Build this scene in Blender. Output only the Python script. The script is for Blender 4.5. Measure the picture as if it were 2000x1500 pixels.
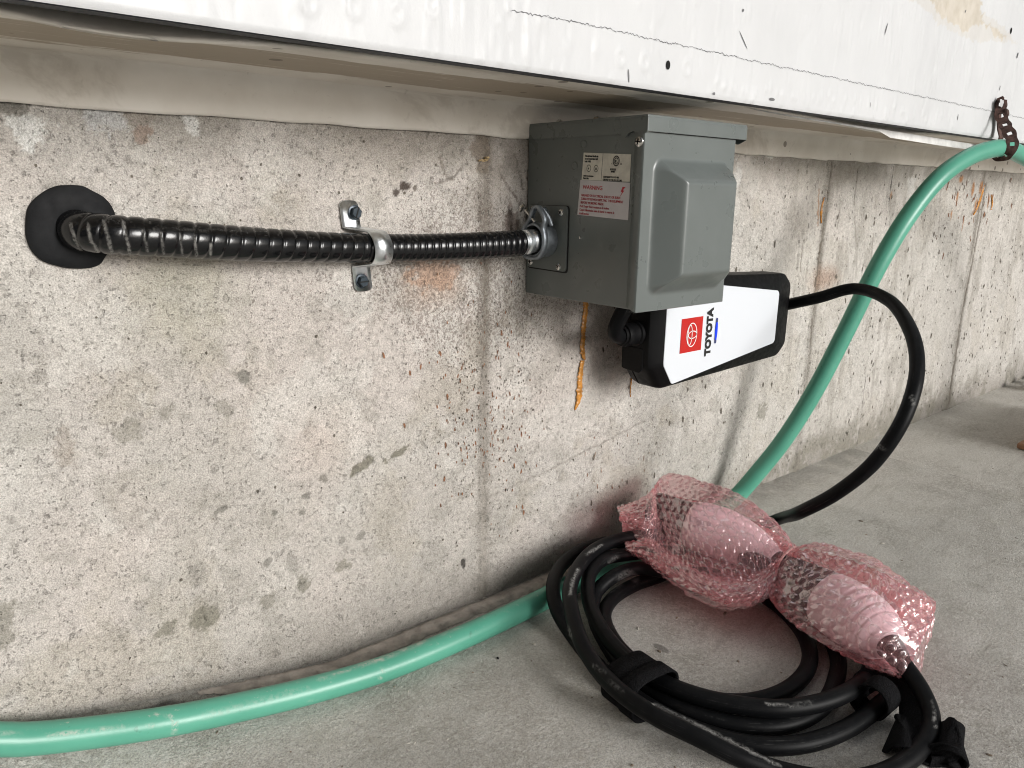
import bpy, bmesh, math, random
import numpy as np
from mathutils import Vector, Matrix
random.seed(7); rng = np.random.default_rng(7)
S = bpy.context.scene
for o in list(bpy.data.objects): bpy.data.objects.remove(o)

# ---------------------------------------------------------------- camera
FPX = 1490.0; PP = (1000.0, 750.0); CAMD = 0.6; CAMZ = 0.728*0.6
def _cd(x, y): return np.array([x-PP[0], -(y-PP[1]), FPX])
_X = _cd(2832, 400); _X /= np.linalg.norm(_X)
_U = -_cd(920, 6616); _U -= _X*(_U@_X); _U /= np.linalg.norm(_U)
_Y = np.cross(_U, _X)
if _Y[2] < 0: _Y = -_Y
R3 = np.array([_X, _Y, _U])                 # camera axes -> world
CAM = np.array([0, -CAMD, CAMZ])
def W(x, y, off=0.0):                        # point at distance off in front of the wall plane
    r = R3@_cd(x, y); return CAM+r*((CAMD-off)/r[1])
def F(x, y, h=0.0):                          # point at height h over the floor
    r = R3@_cd(x, y); return CAM+r*((h-CAMZ)/r[2])
def XP(x, y, X0):                            # point on the plane x = X0
    r = R3@_cd(x, y); return CAM+r*(X0/r[0])
def PR(P):                                   # world -> photograph pixels
    c = (np.asarray(P)-CAM)@R3; return np.stack([PP[0]+c[..., 0]/c[..., 2]*FPX, PP[1]-c[..., 1]/c[..., 2]*FPX], -1)
cam = bpy.data.cameras.new('camera'); camo = bpy.data.objects.new('camera', cam); S.collection.objects.link(camo)
cam.sensor_width = 36; cam.lens = 36*FPX/2000; cam.clip_start = 0.01; cam.clip_end = 200
M = Matrix.Identity(4)
for i in range(3):
    M[i][0] = R3[i][0]; M[i][1] = R3[i][1]; M[i][2] = -R3[i][2]; M[i][3] = CAM[i]
camo.matrix_world = M; S.camera = camo

# ---------------------------------------------------------------- sky, sun, exposure
SUN_EL, SUN_AZ = math.radians(17), math.radians(10)      # azimuth from -Y towards +X
wd = bpy.data.worlds.new('World'); S.world = wd; wd.use_nodes = True
nt = wd.node_tree; nt.nodes.clear()
sky = nt.nodes.new('ShaderNodeTexSky'); sky.sky_type = 'NISHITA'; sky.sun_disc = False
sky.sun_elevation = SUN_EL; sky.sun_rotation = math.pi-SUN_AZ; sky.air_density = 1.0; sky.dust_density = 3.0
hs = nt.nodes.new('ShaderNodeHueSaturation'); hs.inputs['Saturation'].default_value = 0.22
bg = nt.nodes.new('ShaderNodeBackground'); bg.inputs[1].default_value = 0.082
wo = nt.nodes.new('ShaderNodeOutputWorld')
nt.links.new(sky.outputs[0], hs.inputs['Color']); nt.links.new(hs.outputs[0], bg.inputs[0]); nt.links.new(bg.outputs[0], wo.inputs[0])
sd = bpy.data.lights.new('sun', 'SUN'); sd.energy = 2.55; sd.angle = math.radians(23); sd.color = (1.0, 0.985, 0.965)
so = bpy.data.objects.new('sun', sd); S.collection.objects.link(so)
ldir = Vector((math.sin(SUN_AZ)*math.cos(SUN_EL), -math.cos(SUN_AZ)*math.cos(SUN_EL), math.sin(SUN_EL)))
so.rotation_euler = ldir.to_track_quat('Z', 'Y').to_euler(); so.location = (0.5, -4, 3)
S.view_settings.view_transform = 'Standard'; S.view_settings.look = 'None'
S.view_settings.gamma = 1; S.view_settings.exposure = 0.0; S.view_settings.use_curve_mapping = False
S.render.engine = 'CYCLES'; S.cycles.pixel_filter_type = 'BLACKMAN_HARRIS'; S.cycles.filter_width = 1.05; S.cycles.max_bounces = 10; S.cycles.transparent_max_bounces = 16

# ---------------------------------------------------------------- helpers: objects
def tag(o, label=None, cat=None, group=None, kind=None):
    for k, v in (('label', label), ('category', cat), ('group', group), ('kind', kind)):
        if v: o[k] = v
    return o
def empty(name, loc, label=None, cat=None, group=None):
    o = bpy.data.objects.new(name, None); S.collection.objects.link(o); o.location = loc
    o.empty_display_size = 0.02
    tag(o, label, cat, group); return o
def link(name, me, mat, parent=None, smooth=False):
    o = bpy.data.objects.new(name, me); S.collection.objects.link(o)
    if mat is not None: me.materials.append(mat)
    if smooth: me.polygons.foreach_set('use_smooth', [True]*len(me.polygons))
    if parent is not None:
        o.parent = parent
        if parent.parent is None: o.matrix_parent_inverse = Matrix.Translation(-Vector(parent.location))
    return o
def pyd(name, vs, fs, mat, parent=None, smooth=False):
    me = bpy.data.meshes.new(name)
    me.from_pydata([tuple(map(float, v)) for v in vs], [], fs); me.update()
    return link(name, me, mat, parent, smooth)
def bmo(name, bm, mat, parent=None, smooth=False):
    me = bpy.data.meshes.new(name); bmesh.ops.recalc_face_normals(bm, faces=bm.faces); bm.to_mesh(me); bm.free()
    return link(name, me, mat, parent, smooth)
def grid_mesh(name, V, mat, parent=None, smooth=True, attrs=None, flip=False, wrap=False):
    """V: (n,m,3) array -> quad grid; wrap closes the second index"""
    n, m = V.shape[:2]; me = bpy.data.meshes.new(name)
    idx = np.arange(n*m).reshape(n, m)
    if wrap: nx = np.roll(idx, -1, axis=1); a, b, c, d = idx[:-1], idx[1:], nx[1:], nx[:-1]
    else: a, b, c, d = idx[:-1, :-1], idx[1:, :-1], idx[1:, 1:], idx[:-1, 1:]
    q = np.stack([a, b, c, d], -1).reshape(-1, 4)
    if flip: q = q[:, ::-1]
    nf = len(q)
    me.vertices.add(n*m); me.vertices.foreach_set('co', np.ascontiguousarray(V.reshape(-1), dtype=np.float32))
    me.loops.add(nf*4); me.loops.foreach_set('vertex_index', np.ascontiguousarray(q.reshape(-1), dtype=np.int32))
    me.polygons.add(nf); me.polygons.foreach_set('loop_start', np.arange(0, nf*4, 4, dtype=np.int32))
    me.update(calc_edges=True); me.validate()
    for k, A in (attrs or {}).items():
        A = np.asarray(A, dtype=np.float32).reshape(n*m, -1)
        if A.shape[1] == 1:
            at = me.attributes.new(k, 'FLOAT', 'POINT'); at.data.foreach_set('value', A.reshape(-1))
        else:
            if A.shape[1] == 3: A = np.concatenate([A, np.ones((len(A), 1), np.float32)], 1)
            at = me.attributes.new(k, 'FLOAT_COLOR', 'POINT'); at.data.foreach_set('color', np.ascontiguousarray(A).reshape(-1))
    return link(name, me, mat, parent, smooth)
def box_bm(x0, x1, y0, y1, z0, z1, bev=0.0, seg=2, bm=None):
    own = bm is None
    b = bmesh.new()
    r = bmesh.ops.create_cube(b, size=1)
    for v in b.verts:
        v.co = Vector(((x0+x1)/2+v.co.x*(x1-x0), (y0+y1)/2+v.co.y*(y1-y0), (z0+z1)/2+v.co.z*(z1-z0)))
    if bev: bmesh.ops.bevel(b, geom=list(b.edges), offset=bev, segments=seg, affect='EDGES', profile=0.5)
    if own: return b
    me = bpy.data.meshes.new('t'); b.to_mesh(me); b.free(); bm.from_mesh(me); bpy.data.meshes.remove(me); return bm
def prism_bm(poly, a0, a1, axis, bev=0.0, seg=2):
    """poly in the two other axes (ordered), extruded a0..a1 along axis 0/1/2"""
    bm = bmesh.new(); oth = [i for i in range(3) if i != axis]
    def mk(p, a):
        c = [0, 0, 0]; c[axis] = a; c[oth[0]] = p[0]; c[oth[1]] = p[1]; return bm.verts.new(c)
    A = [mk(p, a0) for p in poly]; B = [mk(p, a1) for p in poly]; n = len(poly)
    bm.faces.new(A[::-1]); bm.faces.new(B)
    for i in range(n): bm.faces.new((A[i], A[(i+1) % n], B[(i+1) % n], B[i]))
    bmesh.ops.recalc_face_normals(bm, faces=bm.faces)
    if bev: bmesh.ops.bevel(bm, geom=list(bm.edges), offset=bev, segments=seg, affect='EDGES', profile=0.5)
    return bm
def round_poly(pts, r, n=5):
    out = []; N = len(pts)
    for i in range(N):
        p = np.array(pts[i], float); a = np.array(pts[i-1], float); b = np.array(pts[(i+1) % N], float)
        da = (a-p)/np.linalg.norm(a-p); db = (b-p)/np.linalg.norm(b-p)
        rr = min(r, np.linalg.norm(a-p)*.45, np.linalg.norm(b-p)*.45)
        for t in np.linspace(0, 1, n): out.append((1-t)**2*(p+da*rr)+2*t*(1-t)*p+t*t*(p+db*rr))
    return [tuple(o) for o in out]
def loft(rings, name, mat, parent=None, smooth=False, cap=True):
    n = len(rings[0]); vs = [p for r in rings for p in r]; fs = []
    for k in range(len(rings)-1):
        for i in range(n): j = (i+1) % n; fs.append((k*n+i, k*n+j, (k+1)*n+j, (k+1)*n+i))
    if cap: fs.append(tuple(range(n))[::-1]); fs.append(tuple((len(rings)-1)*n+i for i in range(n)))
    o = pyd(name, vs, fs, mat, parent, smooth)
    b = bmesh.new(); b.from_mesh(o.data); bmesh.ops.recalc_face_normals(b, faces=b.faces); b.to_mesh(o.data); b.free()
    return o
def lathe(profile, c, ax, name, mat, parent=None, seg=24, smooth=True, phase=0.0):
    """profile: (r, h) list along axis ax from point c"""
    ax = Vector(ax).normalized(); t = ax.orthogonal().normalized(); b = ax.cross(t); c = Vector(c); rings = []
    for r, h in profile:
        rings.append([tuple(c+ax*h+t*(r*math.cos(a))+b*(r*math.sin(a))) for a in [phase+2*math.pi*i/seg for i in range(seg)]])
    o = loft(rings, name, mat, parent, smooth)
    if smooth: 
        try: o.data.set_sharp_from_angle(angle=math.radians(40))
        except Exception: pass
    return o
def spline(P, step):
    """Catmull-Rom through rows of P (k,d); resampled to even step on xyz"""
    P = np.asarray(P, float); Q = np.vstack([2*P[0]-P[1], P, 2*P[-1]-P[-2]]); out = []
    for i in range(1, len(Q)-2):
        p0, p1, p2, p3 = Q[i-1], Q[i], Q[i+1], Q[i+2]
        t01 = max(np.linalg.norm((p1-p0)[:3]), 1e-6)**.5; t12 = max(np.linalg.norm((p2-p1)[:3]), 1e-6)**.5; t23 = max(np.linalg.norm((p3-p2)[:3]), 1e-6)**.5
        m1 = (p2-p1+t12*((p1-p0)/t01-(p2-p0)/(t01+t12))); m2 = (p2-p1+t12*((p3-p2)/t23-(p3-p1)/(t12+t23)))
        T = np.linspace(0, 1, 40, endpoint=False)[:, None]
        out.append((2*T**3-3*T**2+1)*p1+(T**3-2*T**2+T)*m1+(-2*T**3+3*T**2)*p2+(T**3-T**2)*m2)
    C = np.vstack(out+[P[-1:]]); L = np.r_[0, np.cumsum(np.linalg.norm(np.diff(C[:, :3], axis=0), axis=1))]
    n = max(4, int(L[-1]/step)); s = np.linspace(0, L[-1], n)
    return np.stack([np.interp(s, L, C[:, k]) for k in range(C.shape[1])], 1), s
def frames(C):
    T = np.gradient(C, axis=0); T /= np.linalg.norm(T, axis=1)[:, None]
    N = np.zeros_like(T); up = np.array([0, 0, 1.0]); n = up-T[0]*(up@T[0])
    if np.linalg.norm(n) < 1e-3: n = np.array([0, -1.0, 0])-T[0]*(-T[0][1])
    for i in range(len(T)):
        n = n-T[i]*(n@T[i]); n /= np.linalg.norm(n); N[i] = n
    return T, N, np.cross(T, N)
def seg_dist(p, a, b):
    ab = b-a; t = np.clip(((p-a)@ab)/(ab@ab), 0, 1); return np.linalg.norm(p-(a+t[..., None]*ab), axis=-1), t
def tube(name, P, mat, parent=None, seg=24, step=0.003, rfun=None, strokes=(), extra=None, caps=True):
    """P rows: x y z radius; rfun(s,a)->factor; strokes: (polyline px, halfwidth px, strength) painted dust marks"""
    C, s = spline(P, step); T, N, B = frames(C[:, :3])
    a = np.linspace(0, 2*np.pi, seg, endpoint=False)
    r = C[:, 3:4]*np.ones((1, seg))
    if rfun is not None: r = r*rfun(s[:, None], a[None, :])
    nrm = N[:, None, :]*np.cos(a)[None, :, None]+B[:, None, :]*np.sin(a)[None, :, None]
    V = C[:, None, :3]+nrm*r[..., None]
    ch = np.zeros(V.shape[:2])
    if strokes:
        px = PR(V); view = CAM-V; face = np.sum(view*nrm, -1) > 0
        for pl, hw, st in strokes:
            pl = np.array(pl, float); d = np.full(ch.shape, 1e9)
            for i in range(len(pl)-1): d = np.minimum(d, seg_dist(px, pl[i], pl[i+1])[0])
            nz = rng.random(ch.shape)*.75+.30
            ch = np.maximum(ch, np.where(face, np.clip(1.4-d/hw, 0, 1)*st*nz, 0))
    tuv = np.stack([np.repeat(s[:, None], seg, 1), np.cos(a)[None, :]*np.ones_like(r)*.5+.5, np.sin(a)[None, :]*np.ones_like(r)*.5+.5], -1)
    at = {'chalk': ch, 'tuv': tuv}
    if extra: at.update(extra(s, a))
    o = grid_mesh(name, V, mat, parent, True, at, wrap=True)
    if caps:
        b = bmesh.new(); b.from_mesh(o.data); b.verts.ensure_lookup_table(); n = len(C)
        for k in (0, n-1):
            try: b.faces.new([b.verts[k*seg+i] for i in range(seg)])
            except Exception: pass
        bmesh.ops.recalc_face_normals(b, faces=b.faces); b.to_mesh(o.data); b.free()
        o.data.polygons.foreach_set('use_smooth', [True]*len(o.data.polygons))
    return o
def ribbon(name, P, wdir, width, mat, parent=None, th=0.0016, step=0.002):
    """P rows xyz path of the ribbon's middle; wdir rows (or one) width direction"""
    wd_ = np.asarray(wdir, float)
    if wd_.ndim == 1: wd_ = np.repeat(wd_[None], len(P), 0)
    C, s = spline(np.hstack([np.asarray(P, float), wd_]), step); D = C[:, 3:6]; D /= np.linalg.norm(D, axis=1)[:, None]
    T = np.gradient(C[:, :3], axis=0); T /= np.linalg.norm(T, axis=1)[:, None]
    D = D-T*np.sum(D*T, 1)[:, None]; D /= np.linalg.norm(D, axis=1)[:, None]; N = np.cross(T, D); h = width/2
    cs = [(-h, th/2), (-h*.5, th/2+.0002), (0, th/2), (h*.5, th/2+.0002), (h, th/2), (h, -th/2), (0, -th/2), (-h, -th/2)]
    V = np.stack([C[:, :3]+D*u+N*v for u, v in cs], 1)
    o = grid_mesh(name, V, mat, parent, False, {'tuv': np.stack([np.repeat(s[:, None], 8, 1), np.array([c[0] for c in cs])[None]*np.ones((len(s), 1)), np.zeros((len(s), 8))], -1)}, wrap=True)
    return o
def text_obj(name, txt, size, origin, xdir, ydir, mat, parent, ext=0.0001, align='LEFT', bold=0.0, sx=1.0):
    cu = bpy.data.curves.new('t', 'FONT'); cu.body = txt; cu.size = size; cu.extrude = ext; cu.align_x = align; cu.offset = bold
    cu.resolution_u = 3; cu.space_character = 1.0
    to = bpy.data.objects.new('t', cu); S.collection.objects.link(to)
    dg = bpy.context.evaluated_depsgraph_get(); me = bpy.data.meshes.new_from_object(to.evaluated_get(dg))
    bpy.data.objects.remove(to); bpy.data.curves.remove(cu)
    X = Vector(xdir).normalized(); Yd = Vector(ydir).normalized(); Z = X.cross(Yd)
    m = Matrix((( X.x*sx, Yd.x, Z.x, origin[0]), (X.y*sx, Yd.y, Z.y, origin[1]), (X.z*sx, Yd.z, Z.z, origin[2]), (0, 0, 0, 1)))
    me.transform(m); me.materials.clear()
    return link(name, me, mat, parent)

# ---------------------------------------------------------------- helpers: materials
class N:
    def __init__(s, name):
        s.m = bpy.data.materials.new(name); s.m.use_nodes = True; s.t = s.m.node_tree; s.t.nodes.clear()
        s.out = s.n('ShaderNodeOutputMaterial'); s.b = s.n('ShaderNodeBsdfPrincipled'); s.l(s.b.outputs[0], s.out.inputs[0])
        s.co = s.n('ShaderNodeTexCoord').outputs['Object']
    def n(s, t, **kw):
        x = s.t.nodes.new(t)
        for k, v in kw.items(): setattr(x, k, v)
        return x
    def l(s, a, b): s.t.links.new(a, b)
    def put(s, sock, v):
        if isinstance(v, bpy.types.NodeSocket): s.l(v, sock)
        elif isinstance(v, (tuple, list)) and len(v) == 3 and len(sock.default_value) == 4: sock.default_value = (*v, 1)
        else: sock.default_value = v
    def noise(s, scale, detail=4, rough=.55, vec=None, stretch=None, dist=0.0, out=0):
        x = s.n('ShaderNodeTexNoise'); x.inputs['Scale'].default_value = scale; x.inputs['Detail'].default_value = detail
        x.inputs['Roughness'].default_value = rough; x.inputs['Distortion'].default_value = dist
        s.l(s.mapv(vec, stretch), x.inputs['Vector']); return x.outputs[out]
    def mapv(s, vec, stretch, loc=None):
        v = vec or s.co
        if stretch or loc:
            mp = s.n('ShaderNodeMapping'); s.l(v, mp.inputs['Vector'])
            if stretch: mp.inputs['Scale'].default_value = stretch
            if loc: mp.inputs['Location'].default_value = loc
            v = mp.outputs[0]
        return v
    def voro(s, scale, vec=None, stretch=None, feature='F1', rnd=1.0):
        x = s.n('ShaderNodeTexVoronoi'); x.feature = feature; x.inputs['Scale'].default_value = scale; x.inputs['Randomness'].default_value = rnd
        s.l(s.mapv(vec, stretch), x.inputs['Vector']); return x
    def math(s, op, a, b=0.0, c=None, clamp=False):
        x = s.n('ShaderNodeMath', operation=op); x.use_clamp = clamp; s.put(x.inputs[0], a); s.put(x.inputs[1], b)
        if c is not None: s.put(x.inputs[2], c)
        return x.outputs[0]
    def ramp(s, v, a, b, lo=0.0, hi=1.0):
        x = s.n('ShaderNodeMapRange'); x.interpolation_type = 'SMOOTHSTEP'; s.put(x.inputs[0], v)
        for i, q in enumerate((a, b, lo, hi)): x.inputs[i+1].default_value = q
        return x.outputs[0]
    def mix(s, f, a, b, mode='MIX'):
        x = s.n('ShaderNodeMix', data_type='RGBA', blend_type=mode); s.put(x.inputs[0], f); s.put(x.inputs[6], a); s.put(x.inputs[7], b); return x.outputs[2]
    def attr(s, name, out='Color'): x = s.n('ShaderNodeAttribute', attribute_name=name); return x.outputs[out]
    def sep(s, v): x = s.n('ShaderNodeSeparateXYZ'); s.l(v, x.inputs[0]); return x.outputs
    def bump(s, h, dist, strength=1.0, prev=None):
        x = s.n('ShaderNodeBump'); x.inputs['Distance'].default_value = dist; x.inputs['Strength'].default_value = strength; s.put(x.inputs['Height'], h)
        if prev is not None: s.l(prev, x.inputs['Normal'])
        return x.outputs[0]
    def fin(s, color=None, rough=None, metal=None, normal=None, **kw):
        for k, v in (('Base Color', color), ('Roughness', rough), ('Metallic', metal), ('Normal', normal)):
            if v is not None: s.put(s.b.inputs[k], v)
        for k, v in kw.items(): s.put(s.b.inputs[k.replace('_', ' ')], v)
        return s.m
def simple(name, col, rough=.5, metal=0.0, var=.12, vscale=60, bscale=400, bdist=.00015, **kw):
    q = N(name); n1 = q.noise(vscale, 5)
    c = q.mix(q.ramp(n1, .3, .7), tuple(k*(1-var) for k in col), tuple(min(1, k*(1+var)) for k in col))
    nb = q.bump(q.noise(bscale, 4), bdist, .6)
    r = q.ramp(q.noise(vscale*2.3, 4), .3, .7, max(0, rough-.07), min(1, rough+.09))
    return q.fin(c, r, metal, nb, **kw)

def up(a, ny, nx):
    """bicubic-like upsample of random grid a to (ny,nx)"""
    y = np.linspace(0, a.shape[0]-1.001, ny); x = np.linspace(0, a.shape[1]-1.001, nx)
    yi = y.astype(int); xi = x.astype(int); fy = y-yi; fx = x-xi; fy = fy*fy*(3-2*fy); fx = fx*fx*(3-2*fx)
    r0 = a[yi][:, xi]*(1-fx)+a[yi][:, xi+1]*fx; r1 = a[yi+1][:, xi]*(1-fx)+a[yi+1][:, xi+1]*fx
    return r0*(1-fy[:, None])+r1*fy[:, None]
def fbm(ny, nx, dy, dx, cell, octv=4, gain=.55, stretch=(1, 1)):
    out = np.zeros((ny, nx)); amp = 1; tot = 0
    for k in range(octv):
        cy = cell*stretch[0]/2**k; cx = cell*stretch[1]/2**k
        out += amp*up(rng.random((max(2, int(ny*dy/cy)+2), max(2, int(nx*dx/cx)+2))), ny, nx); tot += amp; amp *= gain
    return out/tot            # 0..1 about .5
def sst(x, a, b): t = np.clip((x-a)/(b-a), 0, 1); return t*t*(3-2*t)

# ================================================================ MATERIALS
# concrete wall: colour from the painted-in wear attribute, fine grain and pits from nodes
q = N('poured_concrete'); base = q.attr('wear'); mk = q.sep(q.attr('spots'))
g = q.noise(900, 3, .7); g2 = q.noise(260, 4, .6)
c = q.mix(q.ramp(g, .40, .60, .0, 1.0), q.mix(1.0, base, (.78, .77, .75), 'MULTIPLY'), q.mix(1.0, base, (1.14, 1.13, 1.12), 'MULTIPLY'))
c = q.mix(q.ramp(g2, .62, .72, 0, .30), c, (.17, .155, .135))
dv = q.n('ShaderNodeMix', data_type='VECTOR'); dv.inputs[0].default_value = .008; q.l(q.co, dv.inputs[4]); dn = q.n('ShaderNodeTexNoise'); dn.inputs['Scale'].default_value = 220; dn.inputs['Detail'].default_value = 3; q.l(q.co, dn.inputs['Vector']); q.l(dn.outputs['Color'], dv.inputs[5]); wco = dv.outputs[1]
v = q.voro(150, vec=wco, stretch=(1, 1, .62)); rc = q.sep(v.outputs['Color'])
pr_ = q.math('MULTIPLY', q.math('POWER', rc[0], 5.0), .36)
pit = q.math('MULTIPLY', q.ramp(q.math('SUBTRACT', pr_, v.outputs['Distance']), -.03, .05), q.ramp(mk[2], .0, 1.0, .45, 1.0))
c = q.mix(q.math('MULTIPLY', pit, .5), c, (.12, .108, .09))
vf = q.voro(430, vec=wco, stretch=(1, 1, .75)); rf_ = q.sep(vf.outputs['Color'])
fine = q.math('MULTIPLY', q.ramp(q.math('SUBTRACT', q.math('MULTIPLY', q.math('POWER', rf_[0], 2.2), .52), vf.outputs['Distance']), -.02, .12), q.ramp(q.noise(35, 4, .7), .30, .62, .25, 1.0))
c = q.mix(q.math('MULTIPLY', fine, .40), c, (.15, .138, .12))
v3 = q.voro(520, vec=wco, stretch=(1, 1, .8)); r3 = q.sep(v3.outputs['Color'])
spray = q.math('MULTIPLY', q.ramp(q.math('SUBTRACT', q.math('MULTIPLY', r3[1], mk[1]), v3.outputs['Distance']), 0, .12), 1.0)
c = q.mix(q.math('MULTIPLY', spray, .50), c, (.12, .085, .065))
v2 = q.voro(110, vec=wco, stretch=(1, 1, .42)); r2 = q.sep(v2.outputs['Color'])
rs = q.ramp(q.math('SUBTRACT', q.math('MULTIPLY', q.math('POWER', r2[1], 3.0), q.math('MULTIPLY', mk[0], .42)), v2.outputs['Distance']), -.01, .05)
c = q.mix(q.math('MULTIPLY', rs, .85), c, q.mix(r2[2], (.10, .055, .03), (.36, .13, .035)))
b1 = q.bump(g2, .0020, .9); b2 = q.bump(g, .0009, .8, b1); b3 = q.bump(q.math('MULTIPLY', q.math('MAXIMUM', pit, fine), -1.0), .0012, 1.0, b2)
v4 = q.voro(60, vec=wco); b4 = q.bump(q.ramp(q.math('SUBTRACT', q.math('MULTIPLY', q.sep(v4.outputs['Color'])[0], .5), v4.outputs['Distance']), 0, .07), .0008, .55, b3)
M_wall = q.fin(c, q.ramp(g2, .3, .7, .72, .95), 0.0, b4)

q = N('concrete_floor'); base = q.attr('wear')
g = q.noise(800, 3, .7); g2 = q.noise(28, 6, .62, dist=.6); g3 = q.noise(6, 5, .6); g4 = q.noise(160, 5, .65)
c = q.mix(q.ramp(g3, .35, .65), (.47, .44, .395), (.61, .58, .53))
c = q.mix(q.ramp(g2, .40, .66, 0, .55), c, (.72, .70, .655))
c = q.mix(q.ramp(q.noise(17, 5, .6, dist=.4), .52, .72, 0, .45), c, (.36, .35, .285))
c = q.mix(q.ramp(g4, .47, .57, 0, .6), c, (.70, .68, .635))
c = q.mix(q.ramp(g, .35, .65), q.mix(1, c, (.74, .74, .74), 'MULTIPLY'), q.mix(1, c, (1.2, 1.2, 1.19), 'MULTIPLY'))
sw = q.noise(9, 6, .7, stretch=(.5, 2.2, 1), dist=2.2); c = q.mix(q.ramp(sw, .56, .70, 0, .30), c, (.70, .69, .65)); c = q.mix(q.ramp(sw, .46, .34, 0, .30), c, (.27, .245, .205))
c = q.mix(q.ramp(q.noise(300, 4, .8), .52, .60, 0, .50), c, (.80, .78, .74)); c = q.mix(q.ramp(q.noise(340, 4, .8, vec=q.mapv(None, None, (3, 1, 0))), .53, .61, 0, .50), c, (.26, .24, .205))
c = q.mix(1.0, c, base, 'MULTIPLY')
vs_ = q.voro(20, stretch=(1, .45, 1)); vr = q.sep(vs_.outputs['Color'])
c = q.mix(q.math('MULTIPLY', q.ramp(q.math('SUBTRACT', q.math('MULTIPLY', q.math('POWER', vr[0], 5.0), .16), vs_.outputs['Distance']), 0, .03), .6), c, (.10, .09, .075))
b1 = q.bump(q.noise(330, 4, .75), .0028, .9); b2 = q.bump(g, .0009, .8, b1)
M_floor = q.fin(c, q.ramp(g2, .3, .7, .55, .8), 0.0, b2)

q = N('white_gloss_paint'); g = q.noise(9, 4, .6, stretch=(1, 1, .5)); g2 = q.noise(55, 4, .6, stretch=(1, 1, .35), dist=.5); g3 = q.noise(700, 2)
c = q.mix(q.ramp(g, .35, .7), (.625, .63, .635), (.58, .585, .59))
c = q.mix(q.ramp(q.noise(38, 5, .7, stretch=(1.0, 1, .3)), .66, .76, 0, .35), c, (.55, .54, .52))
pm = q.attr('peel', 'Fac'); c = q.mix(pm, c, q.mix(q.ramp(q.noise(60, 4), .3, .7), (.60, .55, .475), (.52, .47, .39)))
b1 = q.bump(g2, .0006, .5); b2 = q.bump(q.noise(18, 3, .5), .001, .3, b1); b3 = q.bump(g3, .0002, .3, b2)
M_white = q.fin(c, q.ramp(g2, .3, .7, .38, .55), 0.0, b3)
M_peel = simple('bare_beige_board', (.56, .50, .42), .8, var=.06, vscale=25)
M_line = simple('dark_score', (.16, .16, .165), .9)
M_hole = simple('dark_hole', (.006, .006, .006), .95)

q = N('soffit_cream_paint'); co = q.sep(q.co)
edge = q.math('ADD', co[1], q.math('MULTIPLY', q.math('SUBTRACT', q.noise(7, 6, .7, stretch=(1, 8, 1)), .5), .045))
band = q.math('MULTIPLY', q.ramp(edge, -.112, -.109), q.ramp(edge, -.046, -.043, 1, 0))
st = q.noise(10, 6, .7, stretch=(1, 28, 1))
c = q.mix(q.ramp(q.noise(14, 5), .35, .7), (.68, .635, .565), (.79, .75, .685))
c = q.mix(q.math('MULTIPLY', band, q.ramp(st, .60, .66, 1, .25)), c, (.40, .335, .255))
c = q.mix(q.ramp(q.noise(45, 6, .75, dist=1.2), .60, .74, 0, .5), c, (.24, .20, .16))
c = q.mix(q.ramp(q.noise(11, 6, .7, stretch=(1, 5, 1), dist=.5), .55, .68, 0, .35), c, (.36, .31, .25))
vv = q.voro(48); vr = q.sep(vv.outputs['Color'])
c = q.mix(q.math('MULTIPLY', q.ramp(q.math('SUBTRACT', q.math('MULTIPLY', q.math('POWER', vr[0], 5.0), .30), vv.outputs['Distance']), 0, .03), .75), c, (.13, .10, .075))
b1 = q.bump(q.noise(30, 4, .6, stretch=(.4, 1, 1)), .0012, .5)
M_soffit = q.fin(c, .6, 0.0, b1)
M_dark = simple('dark_gap_board_edge', (.075, .078, .085), .8, vscale=30)
M_black = simple('black_gap', (.010, .010, .010), .95)

M_box = simple('grey_enamel', (.132, .148, .142), .33, var=.035, vscale=20, bscale=25, bdist=.0004, Coat_Weight=.25, Coat_Roughness=.22)
q = N('conduit_black_plastic'); gr = q.attr('groove', 'Fac'); ch = q.attr('chalk', 'Fac')
nz = q.noise(260, 5, .7); dustm = q.math('MULTIPLY', q.ramp(nz, .52, .72), .12)
up_ = q.ramp(q.sep(q.n('ShaderNodeNewGeometry').outputs['Normal'])[2], .2, 1.0)
fac = q.math('MAXIMUM', q.math('MULTIPLY', ch, q.ramp(q.noise(500, 3), .35, .6, .25, 1.0)), q.math('MULTIPLY', dustm, q.math('ADD', q.math('MULTIPLY', up_, 1.9), .06)), clamp=True)
c = q.mix(fac, (.0035, .0038, .0045), (.30, .29, .27))
M_cond = q.fin(c, q.math('ADD', q.math('MULTIPLY', fac, .5), .20, clamp=True), 0.0, q.bump(q.noise(700, 2), .0001, .5))
q = N('cable_rubber'); ch = q.attr('chalk', 'Fac'); tuv = q.attr('tuv', 'Vector')
nz = q.noise(90, 6, .75); up_ = q.ramp(q.sep(q.n('ShaderNodeNewGeometry').outputs['Normal'])[2], .0, 1.0)
sc = q.math('MULTIPLY', q.ramp(q.noise(14, 5, .7, vec=tuv, stretch=(1, .9, .9)), .56, .70), q.ramp(nz, .42, .62))
fac = q.math('MAXIMUM', q.math('MULTIPLY', ch, q.ramp(q.noise(420, 3), .36, .56, .15, 1.0)), q.math('ADD', q.math('MULTIPLY', sc, .13), q.math('MULTIPLY', q.math('MULTIPLY', up_, q.ramp(nz, .3, .7)), .010)), clamp=True)
c = q.mix(fac, (.0042, .0045, .0052), (.36, .355, .34))
M_cable = q.fin(c, q.math('ADD', q.math('MULTIPLY', fac, .4), .46, clamp=True), 0.0, q.bump(q.noise(1200, 2), .0001, .4), Specular_IOR_Level=.13)
q = N('green_hose_vinyl'); ch = q.attr('chalk', 'Fac')
up_ = q.ramp(q.sep(q.n('ShaderNodeNewGeometry').outputs['Normal'])[2], .5, 1.0); nz = q.noise(330, 5, .75)
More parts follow.
